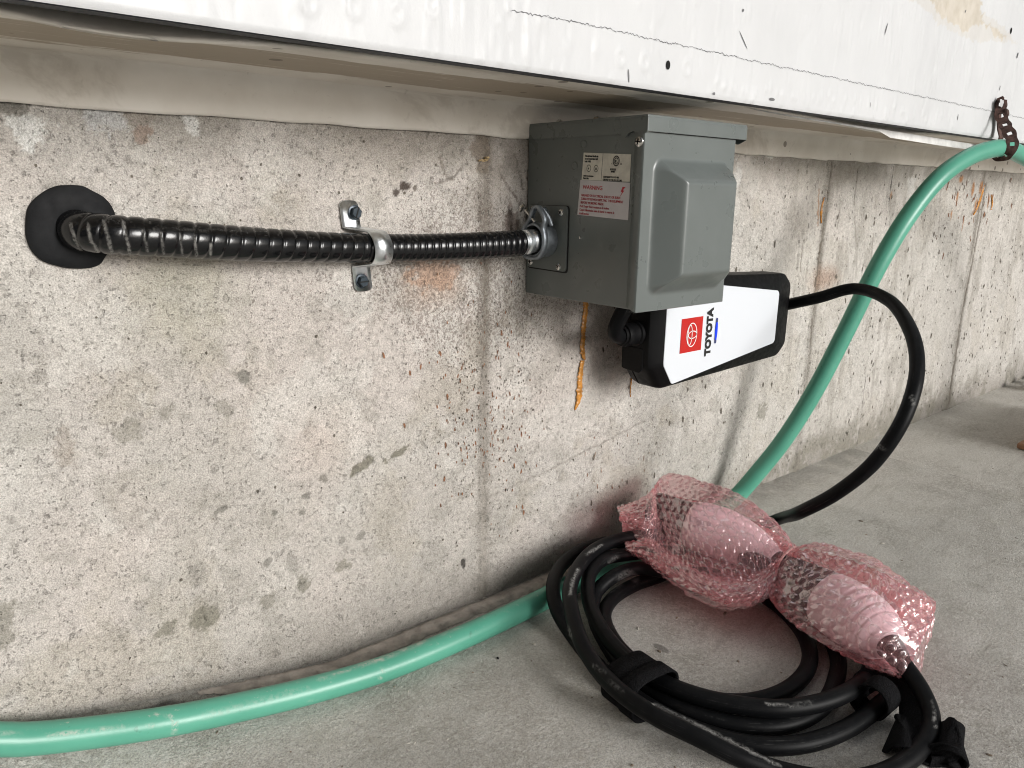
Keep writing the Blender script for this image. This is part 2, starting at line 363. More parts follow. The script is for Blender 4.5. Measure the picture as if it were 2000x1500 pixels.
fac = q.math('MAXIMUM', q.math('MULTIPLY', ch, q.ramp(nz, .40, .58)), q.math('MULTIPLY', q.math('MULTIPLY', up_, .7), q.ramp(q.noise(170, 5, .8), .60, .70)), clamp=True)
c = q.mix(q.ramp(q.noise(12, 4), .3, .7), (.080, .315, .222), (.105, .375, .268))
c = q.mix(q.ramp(q.noise(120, 4), .66, .74, 0, .35), c, (.03, .09, .06))
c = q.mix(fac, c, (.58, .56, .50))
M_hose = q.fin(c, q.math('ADD', q.math('MULTIPLY', fac, .5), .34, clamp=True), 0.0, q.bump(q.noise(40, 3), .0006, .5, q.bump(q.noise(500, 3), .0001, .5)))
M_zinc = simple('bright_zinc', (.78, .82, .84), .34, 1.0, var=.12, vscale=90, bscale=160, bdist=.0004)
M_steel = simple('screw_steel', (.70, .69, .66), .22, 1.0, var=.1, vscale=200)
M_cast = simple('cast_zinc', (.30, .33, .36), .48, .85, var=.2, vscale=150, bscale=600, bdist=.0002)
M_screwb = simple('blue_black_screw', (.022, .034, .045), .36, .35, var=.15)
M_putty = simple('black_putty', (.0095, .010, .011), .75, Specular_IOR_Level=.25, var=.25, vscale=40, bscale=70, bdist=.0012)
M_case = simple('black_case_plastic', (.006, .006, .0065), .5, Specular_IOR_Level=.14, var=.1, bscale=2500, bdist=.0001)
q = N('white_face'); M_plate = q.fin((.70, .73, .77), .3)
M_red = simple('logo_red', (.50, .012, .008), .35, var=.03)
M_ink = simple('black_ink', (.008, .008, .008), .5)
M_logow = simple('logo_white', (.85, .82, .80), .4, var=.02)
M_lab = simple('label_grey', (.66, .63, .55), .45, var=.12, vscale=120)
M_lab2 = simple('label_white', (.60, .57, .58), .4, var=.03)
M_warn = simple('warning_red_ink', (.42, .02, .035), .5)
M_cutblack = simple('label_ink', (.03, .03, .028), .6)
q = N('led_blue'); q.fin((.0, .01, .2), .3); q.b.inputs['Emission Color'].default_value = (.0, .055, 1, 1); q.b.inputs['Emission Strength'].default_value = .9; M_led = q.m
M_ledoff = simple('led_window', (.05, .06, .16), .3)
q = N('hook_loop_fabric'); tuv = q.attr('tuv', 'Vector')
wv = q.voro(900); c = q.mix(q.ramp(q.noise(900, 3), .4, .7), (.005, .005, .0055), (.017, .017, .019))
M_velcro = q.fin(c, .95, 0.0, q.bump(wv.outputs['Distance'], .0012, .9), Specular_IOR_Level=.12)
M_rust = simple('rusty_strap', (.075, .040, .032), .75, .3, var=.5, vscale=160, bscale=300, bdist=.0006)
M_amber = simple('amber_glue', (.46, .20, .035), .25, var=.35, vscale=120, bscale=120, bdist=.001)
M_dirt = simple('dusty_mortar', (.43, .385, .345), .95, var=.25, vscale=70, bscale=160, bdist=.003)
M_wood = simple('brown_wood', (.30, .16, .09), .6, var=.25, vscale=30)
M_pvc = simple('pale_plastic', (.55, .55, .56), .4)
M_whitecap = simple('white_connector', (.88, .87, .90), .3, var=.02)
M_rail = simple('stone_chip', (.55, .52, .46), .8)
# pink bubble film: thin tinted sheet, glossy
def film_mat(nm, dif, rimk, tint_, dcol):
  q = N(nm)
  q.t.nodes.remove(q.b)
  tr = q.n('ShaderNodeBsdfTransparent'); tr.inputs[0].default_value = (*tint_, 1)
  tl = q.n('ShaderNodeBsdfTranslucent'); tl.inputs[0].default_value = (*dcol, 1)
  df = q.n('ShaderNodeBsdfDiffuse'); df.inputs[0].default_value = (*dcol, 1)
  gl = q.n('ShaderNodeBsdfGlossy'); gl.inputs['Roughness'].default_value = .15; gl.inputs[0].default_value = (1, .95, .95, 1)
  bm_ = q.bump(q.noise(300, 3, .6), .0004, .6)
  for x in (gl,): q.l(bm_, x.inputs['Normal'])
  rim = q.attr('rim', 'Fac')
  m1 = q.n('ShaderNodeMixShader'); m1.inputs[0].default_value = .5; q.l(tl.outputs[0], m1.inputs[1]); q.l(df.outputs[0], m1.inputs[2])
  m2 = q.n('ShaderNodeMixShader'); q.put(m2.inputs[0], q.math('ADD', q.math('MULTIPLY', rim, rimk), dif)); q.l(tr.outputs[0], m2.inputs[1]); q.l(m1.outputs[0], m2.inputs[2])
  lw = q.n('ShaderNodeLayerWeight'); lw.inputs[0].default_value = .35; q.l(bm_, lw.inputs[1])
  m3 = q.n('ShaderNodeMixShader'); q.put(m3.inputs[0], q.math('ADD', q.math('MULTIPLY', lw.outputs['Fresnel'], .32), .035, clamp=True)); q.l(m2.outputs[0], m3.inputs[1]); q.l(gl.outputs[0], m3.inputs[2])
  q.l(m3.outputs[0], q.out.inputs[0]); return q.m
M_film = film_mat('pink_bubble_film', .16, .17, (.985, .84, .855), (.97, .50, .52))
M_film2 = film_mat('pink_film_under', .50, .15, (.95, .62, .65), (.93, .36, .37))


# ================================================================ WALL
JX = (.462, 1.109, 1.704)       # form-panel seams
WH = []
def wall_y(x, z):
    for x0, x1, z0, z1, h in WH:
        if x0 <= x <= x1: return -h[int((z-z0)/(z1-z0)*(h.shape[0]-1)), int((x-x0)/(x1-x0)*(h.shape[1]-1))]
    return 0
def wall_patch(name, x0, x1, z0, z1, d, parent, detail):
    nx = int(round((x1-x0)/d))+1; nz = int(round((z1-z0)/d))+1
    X = np.linspace(x0, x1, nx)[None, :]*np.ones((nz, 1)); Z = np.linspace(z0, z1, nz)[:, None]*np.ones((1, nx))
    A = lambda cell, o=4, g=.55, st=(1, 1): fbm(nz, nx, d, d, cell, o, g, st)
    w1, w2, w3, w4 = A(.35), A(.12), A(.03, 4, .7), A(.012, 3, .7)
    h = (A(.06, 3)-.5)*.0016+(A(.012, 3, .7)-.5)*.0018
    for j in JX:
        t = (X-j-(A(.05, 3)-.5)*.003)
        h += .0016*np.exp(-(t/.0035)**2)*(A(.03, 3) > .42)-.0022*np.exp(-((t-.006)/.0025)**2)*sst(A(.05, 3), .35, .6)
    h -= .002*sst(w4, .70, .80)
    for j in JX: h += .0016*sst(X, j-.0015, j+.0015)*(1-sst(X, j+.02, j+.05))
    col = np.ones((nz, nx, 3))*np.array([.53, .505, .474])
    def tint(m, c, a): col[:] = col*(1-(m*a)[..., None])+np.array(c)*(m*a)[..., None]
    tint(sst(w1, .42, .62), (.55, .50, .465), .7)                       # pinkish areas
    tint(sst(A(.2), .50, .66), (.44, .425, .39), .5)                   # cool grey areas
    tint(sst(w2, .50, .70), (.60, .575, .54), .45)                      # laitance
    tint(sst(w3, .54, .68), (.30, .285, .25), .38)                       # mottling
    tint(sst(A(.05, 5, .7), .56, .62)*sst(A(.25, 2), .45, .6), (.36, .345, .32), .30)
    tint(sst(A(.09, 5, .65), .52, .62)*sst(A(.22, 2), .4, .6), (.40, .365, .30), .38)
    tint(sst(A(.07, 5, .7), .56, .64), (.66, .64, .605), .40)
    right = sst(X, .75, 1.15)
    tint(right, (.62, .60, .565), .35)
    tint(sst(A(.03, 4, .7, (3.0, 1)), .56, .70)*right, (.33, .31, .275), .55)  # vertical smears on the far part
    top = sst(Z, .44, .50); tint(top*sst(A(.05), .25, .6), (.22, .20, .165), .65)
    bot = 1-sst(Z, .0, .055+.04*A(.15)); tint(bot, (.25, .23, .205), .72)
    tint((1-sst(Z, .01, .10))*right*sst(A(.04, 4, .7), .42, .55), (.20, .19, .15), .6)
    for j in JX: tint(np.exp(-((X-j-.005)/.008)**2)*sst(A(.06, 3, .6, (2, 1)), .2, .5)*(.55+.45*sst(Z, .1, .4)), (.20, .18, .15), .95)
    rust = np.zeros((nz, nx)); spr = np.zeros((nz, nx)); pd = .25+.75*sst(X, .8, 1.2)+.5*sst(Z, .36, .46)*sst(X, .35, .5)
    nzx, nzz = (A(.010, 4, .8)-.5), (A(.010, 4, .8)-.5)
    def blob(px, py, rx, rz, c, a, soft=.35, rag=1.2, rot=0.0, hd=0.0):
        p = W(px, py); u = X-p[0]; v = Z-p[2]
        cu, su = math.cos(rot), math.sin(rot); uu = (u*cu+v*su)/rx+nzx*rag; vv = (-u*su+v*cu)/rz+nzz*rag
        m = 1-sst(np.sqrt(uu*uu+vv*vv), 1-soft, 1+soft*.4)
        if c is not None: tint(m, c, a)
        if hd: h[:] += m*hd
        return m
    if detail:
        olive = (.205, .195, .155); grey = (.22, .21, .185); brown = (.25, .16, .11); wht = (.74, .74, .72)
        for px, py, rx, rz, cc, a, rot in (
            (58, 256, .013, .011, wht, .95, 0), (205, 222, .013, .013, (.56, .57, .58), .7, 0), (374, 240, .006, .011, wht, .95, .2), (18, 208, .010, .006, grey, .8, 0),
            (275, 215, .016, .012, (.27, .23, .19), .55, 0), (280, 262, .008, .006, brown, .6, 0), (205, 480, .02, .02, grey, .2, 0),
            (475, 735, .005, .007, grey, .9, .2), (708, 908, .016, .0055, olive, .95, .42), (778, 887, .014, .0038, olive, .95, .35), (632, 936, .004, .0035, grey, .9, 0),
            (598, 968, .0035, .003, grey, .9, 0), (536, 1000, .003, .003, grey, .95, 0), (592, 1000, .003, .003, grey, .9, 0), (434, 996, .006, .0028, grey, .85, .3),
            (398, 1206, .012, .012, olive, .8, .5), (328, 1232, .010, .008, olive, .7, .3), (520, 1174, .009, .007, olive, .55, 0), (593, 1140, .006, .009, olive, .7, .3),
            (384, 1118, .008, .012, grey, .45, 0), (572, 1100, .006, .014, grey, .5, 0), (670, 1104, .008, .006, olive, .7, .3), (705, 1046, .005, .005, grey, .7, 0), (525, 1098, .004, .004, grey, .8, 0), (667, 1057, .004, .004, grey, .7, 0),
            (400, 978, .011, .010, olive, .35, 0), (254, 838, .010, .010, olive, .5, 0), (330, 800, .006, .008, olive, .45, 0), (435, 796, .008, .007, olive, .45, 0), (125, 880, .006, .018, (.30, .26, .22), .5, -.1),
            (140, 895, .004, .012, (.30, .26, .22), .4, 0), (62, 852, .014, .008, olive, .25, 0), (3, 1220, .01, .02, olive, .6, 0), (790, 365, .006, .005, (.07, .05, .04), .95, .6), (772, 376, .004, .003, (.07, .05, .04), .9, .5), (810, 368, .003, .003, (.10, .08, .06), .8, 0),
            (395, 455, .03, .02, (.36, .37, .29), .3, 0), (370, 590, .05, .05, (.36, .37, .28), .35, 0), (370, 560, .004, .03, olive, .25, 0), (350, 590, .004, .03, olive, .2, 0), (850, 555, .040, .026, (.48, .33, .23), .5, 0), (850, 535, .028, .014, (.40, .20, .10), .45, 0), (640, 860, .045, .04, (.60, .50, .44), .3, 0),
            (960, 400, .022, .05, (.30, .27, .24), .45, 0), (1000, 440, .010, .022, (.16, .10, .08), .6, 0), (940, 300, .010, .020, (.20, .16, .12), .6, 0), (1000, 310, .03, .03, (.22, .19, .16), .5, 0),
            (1610, 545, .05, .024, (.38, .23, .15), .60, 0), (1490, 800, .012, .014, olive, .6, 0), (1450, 640, .012, .01, grey, .6, 0), (1390, 970, .04, .03, (.26, .25, .22), .5, 0), (1590, 870, .05, .02, olive, .6, 0), (1830, 790, .06, .02, olive, .5, 0), (1640, 340, .05, .02, (.25, .22, .18), .45, 0), (1780, 365, .02, .022, wht, .6, 0),
            (1505, 298, .014, .008, wht, .6, 0), (1440, 345, .008, .022, wht, .6, .2), (1560, 430, .04, .03, (.33, .30, .26), .4, 0), (905, 1100, .004, .005, (.05, .045, .04), .95, 0), (1225, 690, .03, .03, (.30, .25, .21), .4, 0), (1150, 610, .03, .04, (.30, .26, .23), .35, 0)):
            blob(px, py, rx, rz, cc, a, .16 if rx < .03 and a > .4 else .9, 1.9 if rx < .03 else .6, rot, -.0006 if a > .75 else 0)
        rust = blob(930, 810, .085, .115, None, 0, .7, .3)+.6*blob(870, 560, .05, .05, None, 0, .8, .3)+.35*blob(1100, 900, .15, .1, None, 0, .8, .3); rust = np.clip(rust, 0, 1)
        spr = np.clip(blob(900, 480, .10, .085, None, 0, .9, .3)+.8*blob(900, 620, .10, .09, None, 0, .9, .3)+.7*blob(1080, 620, .08, .05, None, 0, .8, .3)+.5*blob(600, 560, .14, .05, None, 0, .9, .3)+.8*blob(1610, 545, .06, .03, None, 0, .8, .3), 0, 1)
        # rust streaks below the hose bracket
        for px, py, rx, rz in ((1870, 385, .006, .012), (1858, 420, .004, .010), (1900, 370, .008, .016), (1915, 365, .006, .014), (1930, 395, .005, .014), (1880, 440, .003, .012), (1905, 405, .006, .02), (1740, 382, .004, .006), (1877, 350, .012, .008)):
            blob(px, py, rx, rz, (.38, .16, .04), .85, .4, 1.0)
        # cracks and scratches
        def line(pts, wdt, cc, a, hd=-.0006):
            P_ = [W(*p) for p in pts]; d_ = np.full(X.shape, 1e9); XZ = np.stack([X+nzx*.006, Z+nzz*.006], -1)
            for i in range(len(P_)-1): d_ = np.minimum(d_, seg_dist(XZ, P_[i][[0, 2]], P_[i+1][[0, 2]])[0])
            m = 1-sst(d_, wdt*.4, wdt); tint(m, cc, a); h[:] += m*hd
        line(((945, 975), (1100, 905), (1260, 822)), .0018, (.30, .28, .25), .6)
        line(((975, 340), (1015, 400)), .0012, (.12, .09, .07), .7); line(((1005, 300), (1022, 370)), .0012, (.10, .08, .06), .7)
        line(((860, 310), (872, 345), (885, 350)), .0015, (.18, .15, .12), .6); line(((860, 358), (885, 345), (900, 332)), .0018, (.17, .15, .13), .7)
        line(((1600, 370), (1598, 440)), .002, (.40, .20, .08), .7)
        line(((1622, 318), (1614, 390), (1601, 480), (1592, 560), (1578, 700), (1566, 800)), .0030, (.13, .11, .085), .8, -.0012)
        line(((1675, 330), (1668, 400)), .0030, (.20, .18, .15), .6); line(((1567, 480), (1563, 530)), .0025, (.20, .18, .15), .6)
        line(((1925, 360), (1905, 480), (1880, 600), (1862, 720), (1852, 790)), .0060, (.13, .11, .085), .8, -.0015)
        for px in range(1640, 2000, 33): line(((px, 350+random.random()*200), (px-5, 400+random.random()*300)), .003, (.24, .22, .19), .45, 0)
    col *= (1+(A(.0035, 2, .6)-.5)*.28)[..., None]
    col = np.clip(col, .02, .85)
    V = np.stack([X, -h, Z], -1); WH.append((x0, x1, z0, z1, h))
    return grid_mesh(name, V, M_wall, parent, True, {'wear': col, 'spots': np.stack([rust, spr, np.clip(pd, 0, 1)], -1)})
wall = empty('concrete_wall', (.5, 0, 0), 'rough weathered concrete stem wall with pits, rust dots and seams, under the painted boards', 'wall')
wall_patch('wall_surface', -.10, 1.32, -.02, .515, .0015, wall, True)
wall_patch('wall_surface', 1.32, 2.6, -.02, .515, .004, wall, True)
wall_patch('wall_surface', 2.6, 7.0, -.02, .515, .02, wall, False)
wall_patch('wall_surface', -3.0, -.10, -.02, .515, .02, wall, False)
bmo('wall_core', box_bm(-3, 7, .004, .25, -.1, .515), M_wall, wall)

# rust dots and pin holes, each a tiny ragged flake on the face
def flecks(name, items, mat):
    vs = []; fs = []
    for x, z, a, b in items:
        if not (.0 < z < .484): continue
        y = wall_y(x, z)-.0005; k = len(vs); m_ = 7; t0 = random.uniform(-.25, .25)
        for i in range(m_):
            an = 2*math.pi*i/m_; u = a*math.cos(an)*random.uniform(.6, 1.2); v_ = b*math.sin(an)*random.uniform(.7, 1.2)
            vs.append((x+u*math.cos(t0)-v_*math.sin(t0), y, z+u*math.sin(t0)+v_*math.cos(t0)))
        fs.append(tuple(range(k, k+m_))[::-1])
    return tag(pyd(name, vs, fs, mat, wall), kind='stuff')
def pxz(px, py): p = W(px, py); return p[0], p[2]
it = []
for k in range(150):
    x, z = pxz(random.gauss(945, 48), random.gauss(800, 105)); it.append((x, z, random.uniform(.0005, .0010), random.uniform(.0012, .0028)))
for px, py in ((873, 775), (822, 715), (860, 690), (990, 672), (992, 660), (977, 650), (960, 770), (1018, 848), (1020, 990), (870, 870), (1022, 1000), (748, 694), (800, 728), (790, 831), (868, 935), (1004, 909)): it.append((*pxz(px, py), .0013, .0036))
for k in range(26):
    x, z = pxz(random.uniform(1120, 1300), random.uniform(850, 1000)); it.append((x, z, .0006, random.uniform(.001, .004)))
for k in range(40):
    x, z = pxz(random.gauss(1900, 45), random.gauss(400, 40)); it.append((x, z, random.uniform(.001, .003), random.uniform(.003, .009)))
flecks('rust_dots', it, simple('rust_dot', (.20, .095, .048), .8, var=.6, vscale=400))
it = []
for k in range(300):
    x = random.uniform(.0, .62); z = random.uniform(.02, .48); q_ = random.random()**4; it.append((x, z, .0004+.0011*q_, .0005+.0012*q_))
for k in range(500):
    x, z = pxz(random.gauss(960, 60), random.gauss(760, 150)); it.append((x, z, random.uniform(.0004, .0008), random.uniform(.0006, .0015)))
for k in range(750):
    x = .62+random.random()**.8*1.6; z = random.uniform(.02, .48); q_ = random.random()**3; it.append((x, z, .0008+.0012*q_+.0008*(x-.6), .0014+.0042*q_))
flecks('pin_holes', it, simple('pin_hole_dark', (.12, .105, .085), .95, var=.5, vscale=300))
# amber glue runs on the wall
def drip(px_pts, widths, th=.0012):
    P = np.array([[*W(x, y), w] for (x, y), w in zip(px_pts, widths)]); C, s = spline(P, .0012)
    n = len(C); V = []
    jl = 1+(np.array([random.uniform(-.35, .35) for _ in range(n)])); jr = 1+(np.array([random.uniform(-.35, .35) for _ in range(n)]))
    for i in range(n):
        w = C[i, 3]; x, y, z = C[i, :3]; t = th*(.6+.8*random.random())
        V.append([(x-w*jl[i], -.0002, z), (x-w*.6, -t, z), (x, -t*1.3, z), (x+w*.6, -t, z), (x+w*jr[i], -.0002, z)])
    V = np.array(V); V[..., 1] -= .0009
    grid_mesh('glue_run', V, M_amber, wall, True)
drip([(1143, 585), (1142, 610), (1138, 650), (1137, 690), (1141, 702)], [.0036, .0040, .0036, .0034, .0015])
drip([(1137, 703), (1133, 725), (1131, 750), (1129, 780), (1122, 800)], [.0032, .0038, .0040, .0044, .0010])
drip([(1232, 735), (1230, 755), (1229, 775)], [.0009, .0007, .0003])
drip([(1608, 385), (1603, 410), (1602, 436)], [.001, .0025, .0008])
drip([(1921, 362), (1915, 385), (1908, 405), (1900, 420)], [.002, .006, .004, .002])
drip([(1935, 380), (1937, 398), (1934, 410)], [.001, .003, .001])

# ================================================================ FLOOR
def floor_h(X, Y):
    hw = .052*np.clip(1-(X-.02)/.26, 0, 1.6)
    return hw*np.clip(1-(-Y)/.13, 0, 1)**1.2
def floor_patch(x0, x1, y0, y1, d, name='floor', detail=True):
    nx = int(round((x1-x0)/d))+1; ny = int(round((y1-y0)/d))+1
    X = np.linspace(x0, x1, nx)[None]*np.ones((ny, 1)); Y = np.linspace(y0, y1, ny)[:, None]*np.ones((1, nx))
    H = floor_h(X, Y); col = np.ones((ny, nx, 3))
    if detail:
        A = lambda cell, o=4, g=.55: fbm(ny, nx, d, d, cell, o, g)
        H = H+(A(.02, 3)-.5)*.0010
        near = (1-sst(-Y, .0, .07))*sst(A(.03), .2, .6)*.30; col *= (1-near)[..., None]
        col *= (1-.10*sst(A(.10), .45, .7))[..., None]
        nzx = (A(.02, 4, .7)-.5)
        def line(pts, wdt, a, hd):
            P_ = [F(*p)[:2] for p in pts]; XY = np.stack([X+nzx*.008, Y+nzx*.008], -1); dd = np.full(X.shape, 1e9)
            for i in range(len(P_)-1): dd = np.minimum(dd, seg_dist(XY, P_[i], P_[i+1])[0])
            m = 1-sst(dd, wdt*.4, wdt); col[:] *= (1-m*a)[..., None]; H[:] += m*hd
        line(((150, 1515), (255, 1465), (330, 1430), (460, 1395)), .0030, .7, -.001)
    V = np.stack([X, Y, H], -1)
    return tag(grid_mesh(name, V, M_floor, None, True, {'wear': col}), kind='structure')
floor_patch(0-.1, 1.3, -.62, .004, .0025)
floor_patch(1.3, 7.0, -.62, .004, .02, detail=False)
floor_patch(-3.0, -.1, -.62, .004, .02, detail=False)
q1 = [(-30, -30, 0), (30, -30, 0), (30, -.62, 0), (-30, -.62, 0), (-30, .004, 0), (-3, .004, 0), (-3, -.62, 0), (7, -.62, 0), (7, .004, 0), (30, .004, 0)]
fo = pyd('floor', q1, [(0, 1, 2, 3), (3, 6, 5, 4), (7, 2, 9, 8)], M_floor)
at = fo.data.attributes.new('wear', 'FLOAT_COLOR', 'POINT'); at.data.foreach_set('color', [1.0]*len(fo.data.vertices)*4); tag(fo, kind='structure')
# crumbly mortar/dust bank between wall and hose
n = 260; m = 14; xs = np.linspace(.16, .64, n); V = np.zeros((n, m, 3)); nb = fbm(n, m, 1, 1, 7, 4, .7)
prof = np.sin(np.linspace(0, np.pi, m))**.7
for i, x in enumerate(xs):
    wdt = .022*min(1, (x-.15)/.06, (.66-x)/.05); off = .0015+.0035*fbm(2, 2, 1, 1, 2)[0, 0]
    for j in range(m):
        y = -off-wdt*j/(m-1)*(1+.25*(nb[i, j]-.5)); V[i, j] = (x, y, float(floor_h(np.array(x), np.array(y)))+.0005+(.0035*prof[j]*(.3+1.4*nb[i, j])*(wdt/.022)**2))
tag(grid_mesh('dust_bank', V, M_dirt, None, False, flip=True), 'strip of crumbly reddish grey mortar dust along the foot of the concrete wall', 'debris', kind='stuff')

bmo('sky_block_wall', box_bm(-1.45, -1.30, -4.5, 0, 0, 2.5), simple('sky_block_grey', (.10, .10, .10), .9)); tag(S.collection.objects['sky_block_wall'], 'unseen dull grey wall added outside the frame on the left to block sky light', 'wall')  # unseen wall, added to cut the ambient light coming from the left
# ================================================================ BOARDS OVER THE WALL
BZ = .519; BY = -.160
sof = empty('soffit', (.5, -.07, BZ), 'stained cream ledge underside with a brown unpainted band over the concrete wall', 'ledge')
n = 500; xs = np.concatenate([np.linspace(-3, -.2, 10), np.linspace(-.19, 2.6, n), np.linspace(2.7, 7, 10)])
# underside panel with a wavy, torn paper edge
V = np.zeros((len(xs), 12, 3)); wob = up(rng.random((1, 1))*np.ones((2, 60))+rng.random((2, 60))*.0+rng.random((1, 60)), 2, len(xs))[0]
wob = np.interp(xs, np.linspace(-.2, 2.6, 60), rng.random(60))
for i, x in enumerate(xs):
    ye = -.1385-.003*wob[i]+.013*math.exp(-((x-.115)/.055)**2)+.005*math.exp(-((x-1.0)/.15)**2); sag = .0045*math.exp(-((x-.12)/.07)**2)+.006*math.exp(-((x-.98)/.13)**2)+.0015*math.sin(x*9)
    ys = [0.0, -.02, -.04, -.06, -.08, -.10, -.12, -.13, ye, ye-.0008, ye-.0002, ye+.01]
    zs = [0, 0, 0, .0003, .0003, 0, -.0002-sag*.3, -sag*.7, -sag, -sag+.0015, -sag+.003, .006]
    for j in range(12): V[i, j] = (x, ys[j], BZ+zs[j])
grid_mesh('underside', V, M_soffit, sof, True)
# strip against the wall, its lower edge uneven
V = np.zeros((len(xs), 6, 3)); wv_ = np.interp(xs, np.linspace(-.2, 2.6, 90), rng.random(90))
for i, x in enumerate(xs):
    zb = .4868+.0022*(wv_[i]-.5)-(.004 if .735 < x < .80 else 0)+(.0015 if x > 1.1 else 0)
    for j, (y, z) in enumerate(((-.0008, zb+.0002), (-.0040, zb), (-.0050, zb+.0025), (-.0052, .505), (-.0065, .5165), (-.012, BZ+.001))): V[i, j] = (x, y, z)
grid_mesh('wall_strip', V, M_soffit, sof, True)
tp = [(1440, 203), (1480, 212), (1560, 226), (1640, 240), (1718, 252), (1800, 265), (1880, 278), (1945, 288)]
bt_ = [(1440, 205), (1480, 216), (1560, 231), (1640, 243), (1718, 257), (1739, 269), (1834, 284), (1920, 296)]
TP = [W(*p, .1400) for p in tp]; BT = [W(*p, .1412) for p in bt_]
pyd('torn_paper_lip', TP+BT, [(i, i+1, i+9, i+8) for i in range(7)], simple('torn_white_paper', (.66, .65, .63), .8), sof)
bmo('gap', box_bm(-3, 7, -.1466, -.10, BZ+.008, BZ+.02), M_black, sof)
brd = empty('white_board', (.8, BY, BZ), 'white gloss painted board with dents, nail holes and a jagged score line above the ledge', 'board')
# face with wavy surface
xs2 = np.arange(-.2, 2.4, .002); zs2 = np.arange(BZ+.0008, BZ+.30, .002); sh = (len(zs2), len(xs2))
hh = (fbm(*sh, .002, .002, .12, 3)-.5)*.0014+(fbm(*sh, .002, .002, .03, 3)-.5)*.0008+sst(fbm(*sh, .002, .002, .012, 3, .6, (3.5, 1)), .62, .74)*.0006
XB, ZB = np.meshgrid(xs2, zs2)
def bbump(px, py, rx, rz, hgt, ring=False):
    p = W(px, py, .1615); d_ = np.hypot((XB-p[0])/rx, (ZB-p[2])/rz)
    hh[:] += hgt*(np.exp(-((d_-1)/.35)**2) if ring else np.exp(-d_**2*1.3))
for px, py in ((605, 4), (694, 12), (776, 28), (845, 10), (1215, 112), (1262, 120), (1345, 132)): bbump(px, py, .0045, .0058, .0010, True)
for px, py in ((850, 38), (1110, 90), (1165, 97), (1060, 40), (1000, 60)): bbump(px, py, .005, .006, .0009)
for k in range(46):
    px = 1390+k*10.5+random.uniform(-5, 5); bbump(px, 170+(px-1400)*.148+random.uniform(-20, 18), random.uniform(.002, .003), random.uniform(.004, .007), .0012)
for k in range(90):
    px = random.uniform(450, 2000); py = random.uniform(-10, 150)
    if py < .149*px-30: bbump(px, py, random.uniform(.0016, .003), random.uniform(.004, .020), random.choice((.0008, -.0007)))
def inpoly(px, poly):
    x, y = px[..., 0], px[..., 1]; ins = np.zeros(x.shape, bool); n_ = len(poly)
    for i in range(n_):
        (x1, y1), (x2, y2) = poly[i], poly[(i+1) % n_]
        ins ^= ((y1 > y) != (y2 > y)) & (x < (x2-x1)*(y-y1)/(y2-y1+1e-9)+x1)
    return ins
rag = np.stack([fbm(*sh, .002, .002, .02, 4, .8)-.5, fbm(*sh, .002, .002, .02, 4, .8)-.5], -1)*26
pxb = PR(np.stack([XB, np.full(sh, BY-.001), ZB], -1))+rag
peel = inpoly(pxb, [(1800, -60), (1818, 0), (1835, 22), (1848, 40), (1870, 50), (1884, 64), (1892, 62), (1902, 50), (1925, 47), (1938, 56), (1946, 72), (1960, 78), (1968, 70), (1950, 56), (1930, 46), (1920, 25), (1912, 0), (1900, -60)]).astype(float)
hh -= peel*.0006
pk = np.zeros(sh)
for k in range(1): pk = .35*inpoly(pxb, [(1740, -20), (1800, 10), (1850, 60), (1900, 80), (1990, 84), (1960, 50), (1850, -20)]).astype(float)
V = np.stack([XB, BY-.0005-hh, ZB], -1); V[0, :, 1] = BY+.001; V[0, :, 2] = BZ+.0002
grid_mesh('board_face', V, M_white, brd, True, {'peel': np.maximum(peel, pk)})
def board_y(x, z):
    i = int(np.clip(round((z-zs2[0])/.002), 1, len(zs2)-1)); j = int(np.clip(round((x-xs2[0])/.002), 0, len(xs2)-1)); return BY-.0005-max(hh[i, j], hh[i-1, j], hh[i, max(j-1, 0)])
bmo('board_core', box_bm(-3, 7, -.147, BY+.0035, BZ, 2.4), M_dark, brd)
for a, b_, z0, z1 in ((-3, -.2, BZ, 2.4), (2.39, 7, BZ, 2.4), (-.2, 2.39, BZ+.296, 2.4)):
    bmo('board_face', box_bm(a, b_, BY+.002, BY-.0004, z0, z1), M_white, brd)
def BP(x, y, o=0.0):
    p = W(x, y, .1615); return W(x, y, -board_y(p[0], p[2])+.00035+o)
# jagged score line
pts = [(1000, 20), (1140, 46), (1280, 77), (1400, 103), (1500, 125), (1620, 150), (1740, 176), (1860, 201), (1950, 220), (2030, 238)]
C, s = spline(np.array([BP(*p) for p in pts]), .0016); vs = []; fs = []
for i, p in enumerate(C):
    j = random.uniform(-.0009, .0009)+.0004*math.sin(i*.35); w_ = random.uniform(.0001, .00038)
    yb = board_y(p[0], p[2])-.0003; vs += [(p[0], yb, p[2]+j-w_), (p[0], yb, p[2]+j+w_)]
    if i: k = 2*i; fs.append((k-2, k, k+1, k-1))
pyd('score_line', vs, fs, M_line, brd)
def nail_hole(px, py, rx, rz, rot=0.0, m_=None):
    p = BP(px, py, .0001); vs = [(p[0]+rx*math.cos(a)*math.cos(rot)-rz*math.sin(a)*math.sin(rot), p[1], p[2]+rx*math.cos(a)*math.sin(rot)+rz*math.sin(a)*math.cos(rot)) for a in np.linspace(0, 2*math.pi, 14, endpoint=False)]
    pyd('nail_hole', vs, [tuple(range(14))[::-1]], m_ or M_hole, brd)
nail_hole(1305, 127, .0028, .0036); nail_hole(1975, 60, .0032, .0042, -.3); nail_hole(1988, 108, .0015, .004, -.2, M_line); nail_hole(1228, 148, .0008, .005, .15, M_line)
